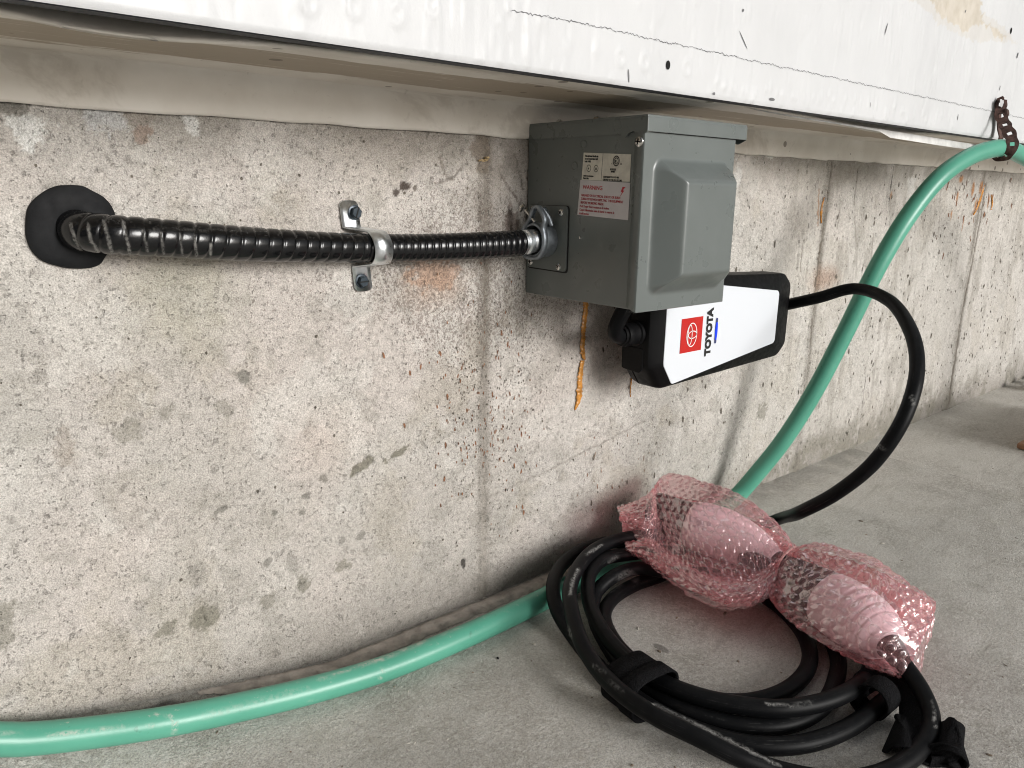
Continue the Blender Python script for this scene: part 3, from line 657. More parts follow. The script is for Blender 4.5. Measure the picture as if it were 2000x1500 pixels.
nail_hole(1508, 194, .005, .0014, 0, M_line); nail_hole(1871, 229, .0007, .004, 0, M_line); nail_hole(1731, 57, .0009, .007, -.3, M_line); nail_hole(1452, 78, .010, .0005, -.75, M_line); nail_hole(1395, 183, .0022, .0012, 0, M_line); nail_hole(1953, 172, .0008, .0035, -.3, M_line)
nail_hole(1452, 20, .0012, .0012, 0, M_line); nail_hole(1886, 22, .001, .002, -.5, M_line); nail_hole(1700, 205, .0006, .003, 0, M_line)
# ================================================================ ELECTRICAL BOX
BX0, BX1, BD, BZ0, BZ1 = .5204, .6478, .151, .3335, .488
ebox = empty('outlet_box', (.585, -.001, BZ0), 'grey metal outlet box with a domed cover and warning stickers, hung under the ledge', 'outlet box')
bmo('housing', box_bm(BX0, BX1-.001, -BD+.006, -.0012, BZ0+.001, BZ1, .0012), M_box, ebox)
# front cover: side flange, flat front with pressed dome
n = 110; mz = 130; xx = np.linspace(BX0-.0018, BX1+.0012, n); zz = np.linspace(BZ0-.0005, BZ1-.001, mz)
XX, ZZ = np.meshgrid(xx, zz, indexing='ij')
def rrd(X, Z, x0, x1, z0, z1, r):
    cx, cz = (x0+x1)/2, (z0+z1)/2; qx = np.abs(X-cx)-(x1-x0)/2+r; qz = np.abs(Z-cz)-(z1-z0)/2+r
    return -(np.hypot(np.maximum(qx, 0), np.maximum(qz, 0))+np.minimum(np.maximum(qx, qz), 0)-r)
dd = rrd(XX, ZZ, .5305, .6435, .3460, .4670, .012); L = .0225
t = np.clip(dd/L, 0, 1); k_ = .20
hgt = .0235*np.where(t < k_, t*t/(2*k_), np.where(t > 1-k_, (1-k_)-((1-t)**2)/(2*k_), t-k_/2))/(1-k_)
V = np.stack([XX, -BD-.0022-hgt, ZZ], -1)
grid_mesh('front_cover', V, M_box, ebox, True, flip=True)
cx0, cx1, cz0, cz1 = BX0-.0018, BX1+.0012, BZ0-.0005, BZ1-.001
# returns of the cover (left, right, bottom), rolled corner
def fl(pts, a, b, ax): pass
V = np.array([[(cx0, -BD-.0022, z), (cx0-.0006, -BD-.0014, z), (cx0-.0008, -BD+.0005, z), (cx0-.0008, -BD+.0085, z), (cx0+.0006, -BD+.0088, z)] for z in np.linspace(cz0+.0001, cz1, 8)])
V[0, 3:, 2] += .004; V[0, 2, 2] += .0004
grid_mesh('cover_flange', V, M_box, ebox, True)
V = np.array([[(cx1, -BD-.0022, z), (cx1+.0006, -BD-.0012, z), (cx1+.0006, -BD+.0085, z)] for z in (cz0, cz1)]); grid_mesh('cover_flange', V, M_box, ebox, False, flip=True)
V = np.array([[(x, -BD-.0022, cz0), (x, -BD-.0014, cz0-.0006), (x, -BD+.009, cz0-.0006)] for x in (cx0, cx1)]); grid_mesh('cover_flange', V, M_box, ebox, False, flip=True)
# rain lid
lid = bmo('rain_lid', box_bm(BX0-.0022, .6620, -BD-.0050, -.0009, .4985, .5008, .0006), M_box, ebox)
V = prism_bm([(-.0009, .4985), (-.126, .4985), (-BD-.0050, .4985), (-BD-.0050, .4870), (-.1500, .4838), (-.1450, .4862), (-.1400, .4880), (-.1345, .4862), (-.1318, .4830), (-.1290, .4838), (-.1260, .4858), (-.0009, .4862)], BX0-.0024, BX0-.0008, 0)
bmo('lid_skirt', V, M_box, ebox)
bmo('lid_skirt', box_bm(BX0-.0022, .6620, -BD-.0053, -BD-.0040, .4872, .4990, .0004), M_box, ebox)
bmo('lid_skirt', prism_bm([(-BD-.0050, .4990), (-.06, .4990), (-.06, .487), (-.139, .487), (-.146, .4835), (-BD+.003, .4835), (-BD-.0050, .487)], .6625, .6620, 0), M_box, ebox)
V = [(BX0+.004, -BD-.0045, .4871), (.655, -BD-.0045, .4871), (.655, -BD-.0021, .4868), (BX0+.004, -BD-.0021, .4868)]; pyd('lid_shadow_gap', V, [(0, 1, 2, 3)], M_black, ebox)
def pan_screw(c, ax, r, parent, name='screw', mat=None, h=.0016):
    mat = mat or M_steel; c = Vector(c); ax = Vector(ax).normalized()
    s_ = lathe([(r*.98, 0), (r, h*.3), (r*.85, h*.75), (r*.5, h), (0.0001, h*1.05)], c, ax, name, mat, parent, 20)
    t = ax.orthogonal().normalized(); t.rotate(Matrix.Rotation(random.uniform(0, 3.1), 3, ax)); b = ax.cross(t); vs = []; fs = []
    for d1, d2 in ((t, b), (b, t)):
        k = len(vs); 
        for u, v in ((-1, -1), (1, -1), (1, 1), (-1, 1)): vs.append(c+ax*(h*1.13)+d1*(u*r*.55)+d2*(v*r*.12))
        fs.append((k, k+1, k+2, k+3))
    pyd('cross_slot', vs, fs, M_black, s_)
    return s_
# cover plate on the left side with four screws
pl = prism_bm(round_poly([(-.004, .3620), (-.0620, .3610), (-.0620, .4235), (-.004, .4235)], .004), BX0-.0020, BX0-.0002, 0, .0004, 1)
plate = bmo('side_plate', pl, M_box, ebox)
V = prism_bm(round_poly([(-.004, .3606), (-.0632, .3596), (-.0632, .4238), (-.004, .4238)], .004), BX0-.0006, BX0-.0001, 0); bmo('plate_gasket', V, M_black, plate)
for y, z in ((-.0125, .4190), (-.0535, .4175), (-.0105, .3672), (-.0520, .3655)): pan_screw((BX0-.002, y, z), (-1, 0, 0), .0034, plate)
pan_screw((BX0-.0012, -.1475, .4790), (-1, 0, 0), .0048, ebox, h=.0030)
for yy in (-.035, -.085): pan_screw((.53, yy, .5005), (0, 0, 1), .0036, ebox, h=.0030)
for y, z in ((-.079, .4792), (-.068, .4600)):
    lathe([(.0042, 0), (.0034, .0003), (.0026, -.0002), (.0012, -.0008), (.0001, -.0010)], (BX0-.0003, y, z), (-1, 0, 0), 'dimple', M_box, ebox, 18)
lathe([(.0013, 0), (.0010, .0004), (.0001, .0007)], (BX0-.0002, -.078, .395), (-1, 0, 0), 'rivet', M_steel, ebox, 10)
# stickers on the left side (text reads towards -Y)
def sticker(c4, mat, name, label):
    vs = [(BX0-.0004, y, z) for y, z in c4]+[(BX0-.0001, y, z) for y, z in c4]
    o = pyd(name, vs, [(0, 3, 2, 1), (0, 1, 5, 4), (1, 2, 6, 5), (2, 3, 7, 6), (3, 0, 4, 7)], mat, ebox); o['label'] = label; return o
st1 = sticker([(-.0795, .4720), (-.1375, .4690), (-.1375, .4460), (-.0780, .4478)], M_lab, 'approval_sticker', 'small cream sticker with round marks and black print')
st2 = sticker([(-.0765, .4478), (-.1380, .4452), (-.1378, .4132), (-.0740, .4160)], M_lab2, 'warning_sticker', 'pale sticker with red WARNING print and a lightning bolt')
TX = (0, -1, -.04); TY = (0, -.03, 1); tx = BX0-.0005
text_obj('lettering', 'WARNING', .0052, (tx, -.0800, .4396), TX, TY, M_warn, st2, bold=.00004)
for i, (t_, z) in enumerate((('HAZARD OF ELECTRICAL SHOCK OR BURN', .4330), ('TURN OFF POWER SUPPLYING THIS EQUIPMENT', .4297), ('BEFORE WORKING INSIDE', .4264), ('Peril. Danger d\'electrocution ou de brulure.', .4231), ('Coupez l\'alimentation avant de fournir ce materiel de', .4198), ('travail interieur', .4165))):
    text_obj('lettering', t_, .0031, (tx, -.0785+.0005*(i > 2)+.0003*i, z), TX, TY, M_warn, st2, bold=.00002 if i < 3 else 0, sx=(.80 if i == 0 else .78 if i == 1 else .80 if i == 2 else .68 if i == 3 else .66))
bolt = [(-.1330, .4415), (-.1295, .4418), (-.1275, .4375), (-.1292, .4372), (-.1262, .4325), (-.1318, .4385), (-.1300, .4387)]
pyd('lightning_bolt', [(tx, y, z) for y, z in bolt], [tuple(range(len(bolt)))], M_warn, st2)
for t_, z, y0, s_ in (('This attachment should only', .4682, -.0815, .0024), ('be used in accordance with', .4658, -.0815, .0024), ('code 14-50R', .4634, -.0815, .0024), ('Suitable for wet locations', .4508, -.0805, .0020), ('Made in China', .4487, -.0800, .0020)):
    text_obj('lettering', t_, s_, (tx, y0, z), TX, TY, M_cutblack, st1, bold=.00008, sx=.62)
for t_, z, y0, s_ in (('INTERTEK', .4560, -.1135, .0022), ('5004897', .4541, -.1145, .0020), ('CONFORMS TO UL STD 498', .4496, -.1055, .0021), ('CERTIFIED TO CSA STD C22.2 #42', .4472, -.1052, .0021)):
    text_obj('lettering', t_, s_, (tx, y0, z), TX, TY, M_cutblack, st1, bold=.00008, sx=.72)
def ring_flat(cy, cz, r, w, parent, mat, x=tx, seg=24):
    vs = []; fs = []
    for i in range(seg):
        a = 2*math.pi*i/seg
        for rr in (r, r-w): vs.append((x, cy-rr*math.cos(a), cz+rr*1.15*math.sin(a)))
    for i in range(seg): j = (i+1) % seg; fs.append((2*i, 2*j, 2*j+1, 2*i+1))
    pyd('round_mark', vs, fs, mat, parent)
ring_flat(-.1205, .4638, .0040, .0009, st1, M_cutblack); ring_flat(-.1205, .4638, .0026, .0007, st1, M_cutblack)
text_obj('lettering', 'E', .0030, (tx, -.1192, .4626), TX, TY, M_cutblack, st1, bold=.0002)
ring_flat(-.0870, .4580, .0028, .0005, st1, M_cutblack); ring_flat(-.0962, .4576, .0028, .0005, st1, M_cutblack)
text_obj('lettering', 'c', .0026, (tx, -.0860, .4572), TX, TY, M_cutblack, st1, bold=.0002); text_obj('lettering', 'A', .0024, (tx, -.0953, .4568), TX, TY, M_cutblack, st1, bold=.0002)
text_obj('lettering', 'c', .0026, (tx, -.1150, .4612), TX, TY, M_cutblack, st1); text_obj('lettering', 'us', .0024, (tx, -.1252, .4606), TX, TY, M_cutblack, st1)
pyd('divider', [(tx, -.1040, .4705), (tx, -.1044, .4705), (tx, -.1032, .4470), (tx, -.1028, .4470)], [(0, 1, 2, 3)], M_cutblack, st1)

# ================================================================ CONDUIT, CONNECTOR, CLAMP, PUTTY
CN = Vector((BX0-.002, -.0335, .3915))
cond = empty('flexible_conduit', (.118, 0, .405), 'black ribbed flexible conduit running from the wall hole to the outlet box', 'conduit')
CP = [(.1150, .012, .4085, .0135), (.1130, -.010, .4065, .0135), (.128, -.024, .4045, .0133), (.155, -.0285, .4020, .0132), (.22, -.028, .3955, .0128), (.30, -.020, .3895, .0122), (.335, -.0175, .3878, .0122), (.37, -.0200, .3868, .0122), (.42, -.028, .3870, .0124), (.465, -.0331, .3878, .0125), (.484, -.0335, .3886, .0125)]
def rf(s, a):
    ph = np.where(s < .235, s/.0108, .235/.0108+(s-.235)/.0068)*2*np.pi+a*1.0
    w_ = .5+.5*np.cos(ph); return 1-.065*np.exp(-((1-w_)/.10)**1.0*1.0)*np.where(s < .235, 1.0, .9)-.012*w_
def cond_extra(s, a):
    ph = (np.where(s < .235, s/.0108, .235/.0108+(s-.235)/.0068)[:, None]*2*np.pi+a[None]*1.0); return {'groove': .5+.5*np.cos(ph)}
tube('ribbed_sleeve', CP, M_cond, cond, 40, .0006, rf, strokes=[
    (((138, 440), (147, 470), (160, 492)), 3.2, .7), (((172, 440), (177, 470), (192, 492)), 3.6, .75), (((203, 432), (210, 460), (218, 492)), 3.6, .8), (((241, 434), (247, 465), (254, 494)), 3.4, .75), (((280, 450), (288, 490)), 3, .5), (((315, 455), (320, 496)), 2.8, .5),
    (((352, 458), (356, 498)), 2.5, .45), (((380, 462), (384, 500)), 3, .6), (((412, 478), (411, 498)), 3, .8), (((345, 466), (362, 464)), 2, .5), (((300, 446), (520, 452)), 2.2, .2)], extra=cond_extra)
lathe([(.0112, -.004), (.0115, 0), (.0118, .0035), (.0100, .0050), (.0100, .0062), (.0118, .0075), (.0118, .0115), (.0100, .0130), (.0105, .0140), (.0115, .0155), (.0110, .020)], (.4835, -.0335, .3884), (1, 0, .08), 'metal_sleeve', M_zinc, cond, 32)
# squeeze connector bolted on the plate
sqc = empty('conduit_connector', CN, 'cast zinc squeeze connector gripping the conduit end on the box side', 'connector')
H_ = (BX0-.003, -.0335, .3905); ro, ri = .0168, .0142
xs_ = [BX0-.0006, BX0-.020]; 
rings = []
for x, r in ((BX0-.0015, ro*.97), (BX0-.003, ro), (BX0-.0185, ro), (BX0-.0205, ro*.97), (BX0-.0205, ri), (BX0-.006, ri)):
    rings.append([(x, H_[1]+r*math.cos(a), H_[2]+r*math.sin(a)) for a in np.linspace(0, 2*math.pi, 36, endpoint=False)])
o = loft(rings, 'barrel', M_cast, sqc, True, cap=False); o.data.set_sharp_from_angle(angle=math.radians(45))
lathe([(ri, 0), (.0001, .0001)], (BX0-.006, H_[1], H_[2]), (-1, 0, 0), 'throat', M_black, sqc, 24, False)
# pear-shaped jaw loop
cx_ = BX0-.0195; loop = [(-.0170, -.010), (-.0100, -.0158), (0, -.0172), (.0100, -.0150), (.0165, -.0060), (.0172, .004), (.0150, .012), (.0170, .020), (.0110, .0285), (.0050, .0320), (-.0015, .0270), (-.0040, .0200), (-.0090, .0150), (-.0150, .0080), (-.0175, -.001)]
Pl = np.array([(cx_, H_[1]-u*.98, H_[2]+v) for u, v in loop]+[(cx_, H_[1]-loop[0][0]*.98, H_[2]+loop[0][1])])
ribbon('jaw', Pl, (1, 0, 0), .0055, M_cast, sqc, th=.0030, step=.0015)
ribbon('jaw_lug', [(cx_+.006, H_[1]-.006, H_[2]+.030), (cx_+.010, H_[1]-.009, H_[2]+.024), (cx_+.013, H_[1]-.012, H_[2]+.014)], (0, -.5, -.8), .0060, M_cast, sqc, th=.004, step=.001)
pan_screw((cx_-.0015, H_[1]+.0145, H_[2]+.0300), (-.45, .75, .5), .0044, sqc, h=.0035)
tube('screw_shank', [(cx_-.001, H_[1]+.012, H_[2]+.029, .0014), (cx_, H_[1]-.002, H_[2]+.0175, .0014)], M_steel, sqc, 10, .001)
# pipe strap
cs = empty('pipe_strap', (.325, -.001, .388), 'shiny galvanised two hole pipe strap holding the conduit to the wall', 'pipe strap')
mx = .3262; cyc = -.0185; czc = .3882; rr_ = .0137
prof = [(-.0022, .4262), (-.0022, .4070), (-.0030, .4048)]
ang = np.linspace(math.radians(78), math.radians(-78), 22)
for a in ang: prof.append((cyc-rr_*math.cos(a)*1.02, czc+rr_*math.sin(a)*1.02))
prof += [(-.0030, .3716), (-.0022, .3700), (-.0022, .3505)]
Vr = []
for i, (y, z) in enumerate(prof):
    sk = (z-.388)*-.09
    Vr.append([(mx+sk-.0085, y, z), (mx+sk-.0035, y-.0001, z), (mx+sk-.0020, y-(.0014 if 2 < i < len(prof)-3 else 0), z), (mx+sk+.0020, y-(.0014 if 2 < i < len(prof)-3 else 0), z), (mx+sk+.0035, y-.0001, z), (mx+sk+.0085, y, z)])
Vr = np.array(Vr)
for k, sgn in ((0, 1), (-1, -1)):
    Vr[k, 0, 2] -= sgn*.0022; Vr[k, 5, 2] -= sgn*.0022; Vr[k, 1, 2] += sgn*.0006; Vr[k, 4, 2] += sgn*.0006; Vr[k, 1, 0] -= .0025; Vr[k, 4, 0] += .0025; Vr[k, 2, 2] += sgn*.001; Vr[k, 3, 2] += sgn*.001
Vr[:3, :, 0] -= .0035; Vr[-3:, :, 0] += .0012; Vr[3:-3, :, 0] += .0085
so_ = grid_mesh('band', Vr, M_zinc, cs, True); mo = so_.modifiers.new('s', 'SOLIDIFY'); mo.thickness = .0013; mo.offset = 0
so_.data.set_sharp_from_angle(angle=math.radians(50))
def hex_screw(c, rot, parent):
    c = Vector(c)
    s_ = lathe([(.0060, 0), (.0062, .0008), (.0052, .0012)], c, (0, -1, 0), 'screw', M_screwb, parent, 28)
    h_ = lathe([(.0050, 0), (.0050, .0036), (.0044, .0046), (.0001, .0046)], c+Vector((0, -.0010, 0)), (0, -1, 0), 'hex_head', M_screwb, s_, 6, False, rot)
    t = Vector((math.cos(rot+.7), 0, math.sin(rot+.7))); b = Vector((-t.z, 0, t.x)); o_ = c+Vector((0, -.00575, 0))
    pyd('slot', [o_+t*u*.0046+b*v*.0006 for u, v in ((-1, -1), (1, -1), (1, 1), (-1, 1))], [(0, 1, 2, 3)], M_black, s_)
p = W(692, 415, .003); hex_screw((p[0], -.0030, p[2]), 3.7, cs); p = W(706, 549, .003); hex_screw((p[0], -.0030, p[2]), 2.5, cs)
# putty disc around the hole
out = [(138, 361), (160, 363), (178, 372), (200, 384), (215, 400), (224, 420), (226, 440), (222, 475), (205, 500), (195, 515), (178, 522), (140, 524), (110, 519), (80, 508), (60, 488), (50, 462), (49, 435), (52, 410), (60, 395), (85, 374), (110, 363)]
O = np.array([W(*p)[[0, 2]] for p in out]); O, _ = spline(np.hstack([np.vstack([O, O[:1]]), np.zeros((len(O)+1, 1))]), .002); O = O[:-1, :2]; cc = np.array([.1135, .4075])
rings = []
for f_, y in ((1.0, .0002), (1.0, -.0022), (.965, -.0038), (.75, -.0050), (.55, -.0058), (.42, -.0060), (.30, -.0030)):
    rings.append([(cc[0]+(p[0]-cc[0])*f_, y-(.0003*math.sin(3*i/len(O)*6.28) if f_ < .9 else 0), cc[1]+(p[1]-cc[1])*f_) for i, p in enumerate(O)])
o = loft(rings, 'sealing_putty', M_putty, None, True); tag(o, 'flat black sealing putty patch pressed round the conduit on the wall', 'sealant')

# ================================================================ CHARGER
evc = empty('car_charger', (.75, -.06, .23), 'black car charger with white logo face behind the outlet box, cable coiled below it', 'car charger')
CZ = .289
def outline(f, yy, plate_=False, grow=0.0):
    P = [(.628, -.036), (.646, -.0600), (.868, -.0505), (.884, -.036), (.884, .036), (.868, .0505), (.646, .0600), (.628, .036)]
    return [(x, yy, CZ+z) for x, z in P]
def mixpoly(a, b, t): return [tuple(np.array(p)*(1-t)+np.array(q_)*t) for p, q_ in zip(a, b)]
rim_ = [(.627, -.034), (.648, -.0625), (.886, -.0540), (.903, -.040), (.903, .038), (.886, .0525), (.648, .0615), (.627, .034)]
fac_ = [(.6425, -.0325), (.6585, -.0560), (.8560, -.0325), (.8592, -.0295), (.8592, .0300), (.8560, .0335), (.6585, .0575), (.6425, .0340)]
def ring3(P, y, grow=0, r=.006):
    c0 = np.array([.755, 0]); Q = [tuple(c0+(np.array(p)-c0)*(1+grow)) for p in P]
    return [(x, y, CZ+z) for x, z in round_poly(Q, r)]
o = loft([ring3(rim_, -.036, -.10, .008), ring3(rim_, -.040, -.03, .006), ring3(rim_, -.052, 0, .006), ring3(rim_, -.0535, -.006, .006), ring3(rim_, -.055, 0, .006), ring3(rim_, -.074, 0, .006), ring3(rim_, -.0795, -.010, .006), ring3(mixpoly(rim_, fac_, .35), -.0835, 0, .005), ring3(mixpoly(rim_, fac_, .9), -.0885, 0, .004), ring3(fac_, -.0892, 0.004, .003)], 'case', M_case, evc, True)
o.data.set_sharp_from_angle(angle=math.radians(28))
o = loft([ring3(fac_, -.0885, 0, .003), ring3(fac_, -.0897, 0, .003), ring3(fac_, -.0901, -.004, .003)], 'face_plate', M_plate, evc, False)
fp = o
py_ = -.0906
# logo
sq = [(.6690, .3045), (.7072, .3045), (.7055, .2665), (.6675, .2660)]
sq = [(.6685, .3045), (.7062, .3045), (.7062, .2662), (.6685, .2662)]
lg = pyd('logo_square', [(x, py_, z) for x, z in sq]+[(x, -.0900, z) for x, z in sq], [(0, 3, 2, 1), (0, 1, 5, 4), (1, 2, 6, 5), (2, 3, 7, 6), (3, 0, 4, 7)], M_red, fp)
lcx, lcz = .68735, .28535
def ell(cx, cz, rx, rz, w, wz=None):
    vs = []; fs = []; seg = 40; wz = wz or w
    for i in range(seg):
        a = 2*math.pi*i/seg
        vs.append((cx+rx*math.cos(a), py_-.0003, cz+rz*math.sin(a))); vs.append((cx+(rx-w)*math.cos(a), py_-.0003, cz+(rz-wz)*math.sin(a)))
    for i in range(seg): j = (i+1) % seg; fs.append((2*i, 2*i+1, 2*j+1, 2*j))
    pyd('logo_oval', vs, fs, M_logow, lg)
ell(lcx, lcz, .0093, .0136, .0011); ell(lcx+.0012, lcz, .0078, .0046, .0010); ell(lcx-.0033, lcz, .0042, .0116, .0010)
text_obj('lettering', 'TOYOTA', .0140, (.7238, py_, .2580), (0, 0, 1), (-1, 0, 0), M_ink, fp, bold=.00085, sx=.93)
# status light bar with a lit middle
def bar(x, z0, z1, w, y, mat, nm, par):
    P = round_poly([(x-w, z0), (x+w, z0), (x+w, z1), (x-w, z1)], w*.95, 6); o_ = pyd(nm, [(a, y, b) for a, b in P], [tuple(range(len(P)))], mat, par)
    return o_
lb = bar(.7326, .2705, .3000, .0019, py_, M_ledoff, 'status_light', fp)
P = [(.7326-.0010, .2745), (.7326+.0010, .2745), (.7326+.0020, .281), (.7326+.0022, .287), (.7326+.0016, .2945), (.7326-.0012, .2960), (.7326-.0022, .288), (.7326-.0021, .280)]
pyd('lit_strip', [(a, py_-.0004, b) for a, b in round_poly(P, .002, 3)], [tuple(range(24))], M_led, lb)
# cable gland and short plug lead into the box
EX = .6275
lathe([(.0135, .002), (.0135, -.004), (.0118, -.005), (.0118, -.015), (.0130, -.017), (.0122, -.022), (.0105, -.0225), (.0105, -.026), (.0085, -.0265)], (EX, -.062, .2895), (1, 0, 0), 'cable_gland', M_case, evc, 28)
bmo('end_cover', prism_bm(round_poly([(-.044, .248), (-.070, .246), (-.074, .252), (-.074, .274), (-.044, .274)], .003), EX-.0012, EX+.001, 0, .0005, 1), M_case, evc)
tube('plug_lead', [(.606, -.062, .2895, .0080), (.599, -.0635, .2895, .0081), (.5905, -.066, .2925, .0081), (.5865, -.069, .300, .0081), (.5870, -.074, .312, .0081), (.5890, -.079, .325, .0081), (.5900, -.080, .345, .0081)], M_cable, evc, 24, .002)
bmo('power_plug', box_bm(.572, .618, -.105, -.052, .3345, .352, .004), M_case, evc)

# --- the long cable: hangs from the charger, lands, winds into the coil, ends in the connector
def D(px, py, dist):          # point at camera depth dist (metres)
    return CAM+R3@(_cd(px, py)/FPX)*dist
cr = .0076
hang = [(.885, -.062, .2925, .0082), (.904, -.062, .2945, .0074), (*D(1600, 581, .96), .0072), (*D(1665, 564, .94), .0070), (*D(1735, 586, .885), .0072), (*D(1778, 645, .83), cr), (*D(1791, 700, .80), cr), (*D(1785, 760, .78), cr), (*D(1758, 830, .775), cr), (*D(1705, 905, .79), cr), (*D(1635, 962, .82), cr), (*D(1570, 997, .86), cr), (*F(1515, 1016, .020), cr)]
def fl_(px, py, h): return (*F(px, py, h), cr)
h0 = .0085; h1 = .022; h2 = .036
coil = [fl_(1455, 1040, h0), fl_(1380, 1075, h0),
    # turn 1 (inner, low): back arc going left, then down the left side, front arc, right side
    fl_(1300, 1120, h0), fl_(1240, 1142, h0), fl_(1196, 1170, h0), fl_(1180, 1205, h0), fl_(1205, 1260, h0), fl_(1262, 1312, h0), fl_(1350, 1358, h0), fl_(1440, 1372, h0), fl_(1515, 1358, h0), fl_(1567, 1322, h0), fl_(1582, 1280, h0), fl_(1560, 1225, h0), fl_(1500, 1170, h0),
    fl_(1400, 1125, h1), fl_(1310, 1118, .026),
    # turn 2
    fl_(1245, 1110, .028), fl_(1195, 1128, .026), fl_(1163, 1160, .016), fl_(1160, 1200, h0), fl_(1185, 1258, h0), fl_(1235, 1322, h0), fl_(1330, 1385, h0), fl_(1440, 1416, h0), fl_(1530, 1416, h0), fl_(1600, 1385, h0), fl_(1632, 1330, h0), fl_(1635, 1280, h0), fl_(1600, 1220, h0), fl_(1520, 1150, h1),
    fl_(1400, 1095, h1), fl_(1300, 1078, .034),
    # turn 3
    fl_(1232, 1082, .036), fl_(1180, 1092, .036), fl_(1152, 1122, .034), fl_(1150, 1170, .030), fl_(1172, 1225, .026), fl_(1212, 1275, h1), fl_(1270, 1320, h1), fl_(1345, 1354, h1), fl_(1430, 1375, h1), fl_(1520, 1384, h1), fl_(1600, 1373, h1), fl_(1662, 1348, h1), fl_(1700, 1305, h0), fl_(1690, 1240, h0), fl_(1610, 1160, h0),
    fl_(1500, 1095, h0), fl_(1360, 1060, .030), fl_(1240, 1058, .030),
    # turn 4 (outermost left strand)
    fl_(1175, 1062, .031), fl_(1130, 1078, .031), fl_(1094, 1108, .031), fl_(1080, 1148, .030), fl_(1090, 1195, .022), fl_(1125, 1250, h0), fl_(1185, 1318, h0), fl_(1275, 1385, h0), fl_(1370, 1430, h0), fl_(1470, 1455, h0), fl_(1560, 1454, h0), fl_(1640, 1430, h0), fl_(1700, 1392, h0), fl_(1752, 1340, h0), fl_(1750, 1270, h0), fl_(1660, 1160, h0),
    fl_(1520, 1078, h1), fl_(1380, 1045, h1), fl_(1270, 1046, .046),
    # turn 5: top loop that crosses everything and swings out front
    fl_(1218, 1052, .047), fl_(1165, 1072, .047), fl_(1130, 1108, .047), fl_(1113, 1150, .045), fl_(1116, 1190, .042), fl_(1131, 1243, .036), fl_(1160, 1297, .030), fl_(1212, 1352, .030), fl_(1285, 1401, .030), fl_(1365, 1440, .026), fl_(1440, 1477, .018), fl_(1530, 1508, h0), fl_(1620, 1524, h0), fl_(1700, 1518, h0), fl_(1768, 1488, h0), fl_(1808, 1445, .012), fl_(1818, 1400, .018), fl_(1800, 1350, .026), fl_(1774, 1310, .034), fl_(1750, 1278, .040)]
tube('cable', hang+coil, M_cable, evc, 22, .003, strokes=[
    (((1276, 1374), (1340, 1404), (1420, 1444), (1480, 1474), (1520, 1494)), 2.6, 1.0), (((1129, 1112), (1118, 1135), (1113, 1160)), 3.0, .9), (((1146, 1082), (1175, 1064)), 2.5, .7), (((1110, 1225), (1116, 1245)), 2, .7), (((1190, 1330), (1215, 1350)), 3, .4), (((1160, 1300), (1180, 1312)), 2.5, .5),
    (((1497, 1375), (1545, 1378), (1585, 1372)), 2.4, .8), (((1818, 1368), (1824, 1390), (1827, 1420)), 2, .9), (((1706, 874), (1715, 870)), 5, .9), (((1722, 872), (1726, 878)), 3, .6), (((1780, 775), (1785, 790)), 3, .6), (((1213, 1129), (1228, 1120), (1240, 1130)), 8, .35), (((1190, 1098), (1205, 1088)), 3, .5), (((1213, 1141), (1180, 1165)), 2.5, .5)])
# vehicle connector, inside the wrap
AX = [(*F(1284, 996, .060), .0215), (*F(1350, 1022, .063), .0250), (*F(1354, 1024, .063), .0275), (*F(1420, 1046, .060), .0290), (*F(1480, 1076, .056), .0220), (*F(1518, 1098, .054), .0130), (*F(1560, 1130, .050), .0200), (*F(1612, 1166, .048), .0275), (*F(1620, 1172, .048), .0290), (*F(1668, 1204, .047), .0310), (*F(1718, 1242, .045), .0250), (*F(1738, 1262, .044), .0130), (*F(1757, 1288, .041), .0095)]
AX = np.array(AX); AS, asn = spline(AX, .002)
KI = [int(np.argmin(np.linalg.norm(AS[:, :3]-a[:3], axis=1))) for a in AX]
conn = bpy.data.objects.new('vehicle_connector', None); S.collection.objects.link(conn); conn.parent = evc; conn.matrix_parent_inverse = Matrix.Translation(-Vector(evc.location))
def cpart(nm, a, b, mat, rib=False):
    P = AS[KI[a]:KI[b]+1][::3].copy(); P[-1] = AS[KI[b]]
    rf_ = (lambda s, a_: 1-.035*(np.cos(s/.010*2*np.pi) > .5)*(s > .022)) if rib else None
    return tube(nm, P, mat, conn, 28, .0012, rf_)
cpart('nozzle', 0, 1, M_case); cpart('front_shell', 2, 5, M_whitecap); cpart('grip', 5, 7, M_case); cpart('rear_shell', 8, 11, M_whitecap, True); cpart('strain_relief', 11, 12, M_case)
bt = Vector(F(1474, 1096, .057)); tube('latch_button', [(*(bt+Vector((-.013, .010, .003))), .006), (*bt, .0095), (*(bt+Vector((.011, -.014, -.004))), .006)], M_case, conn, 18, .001)

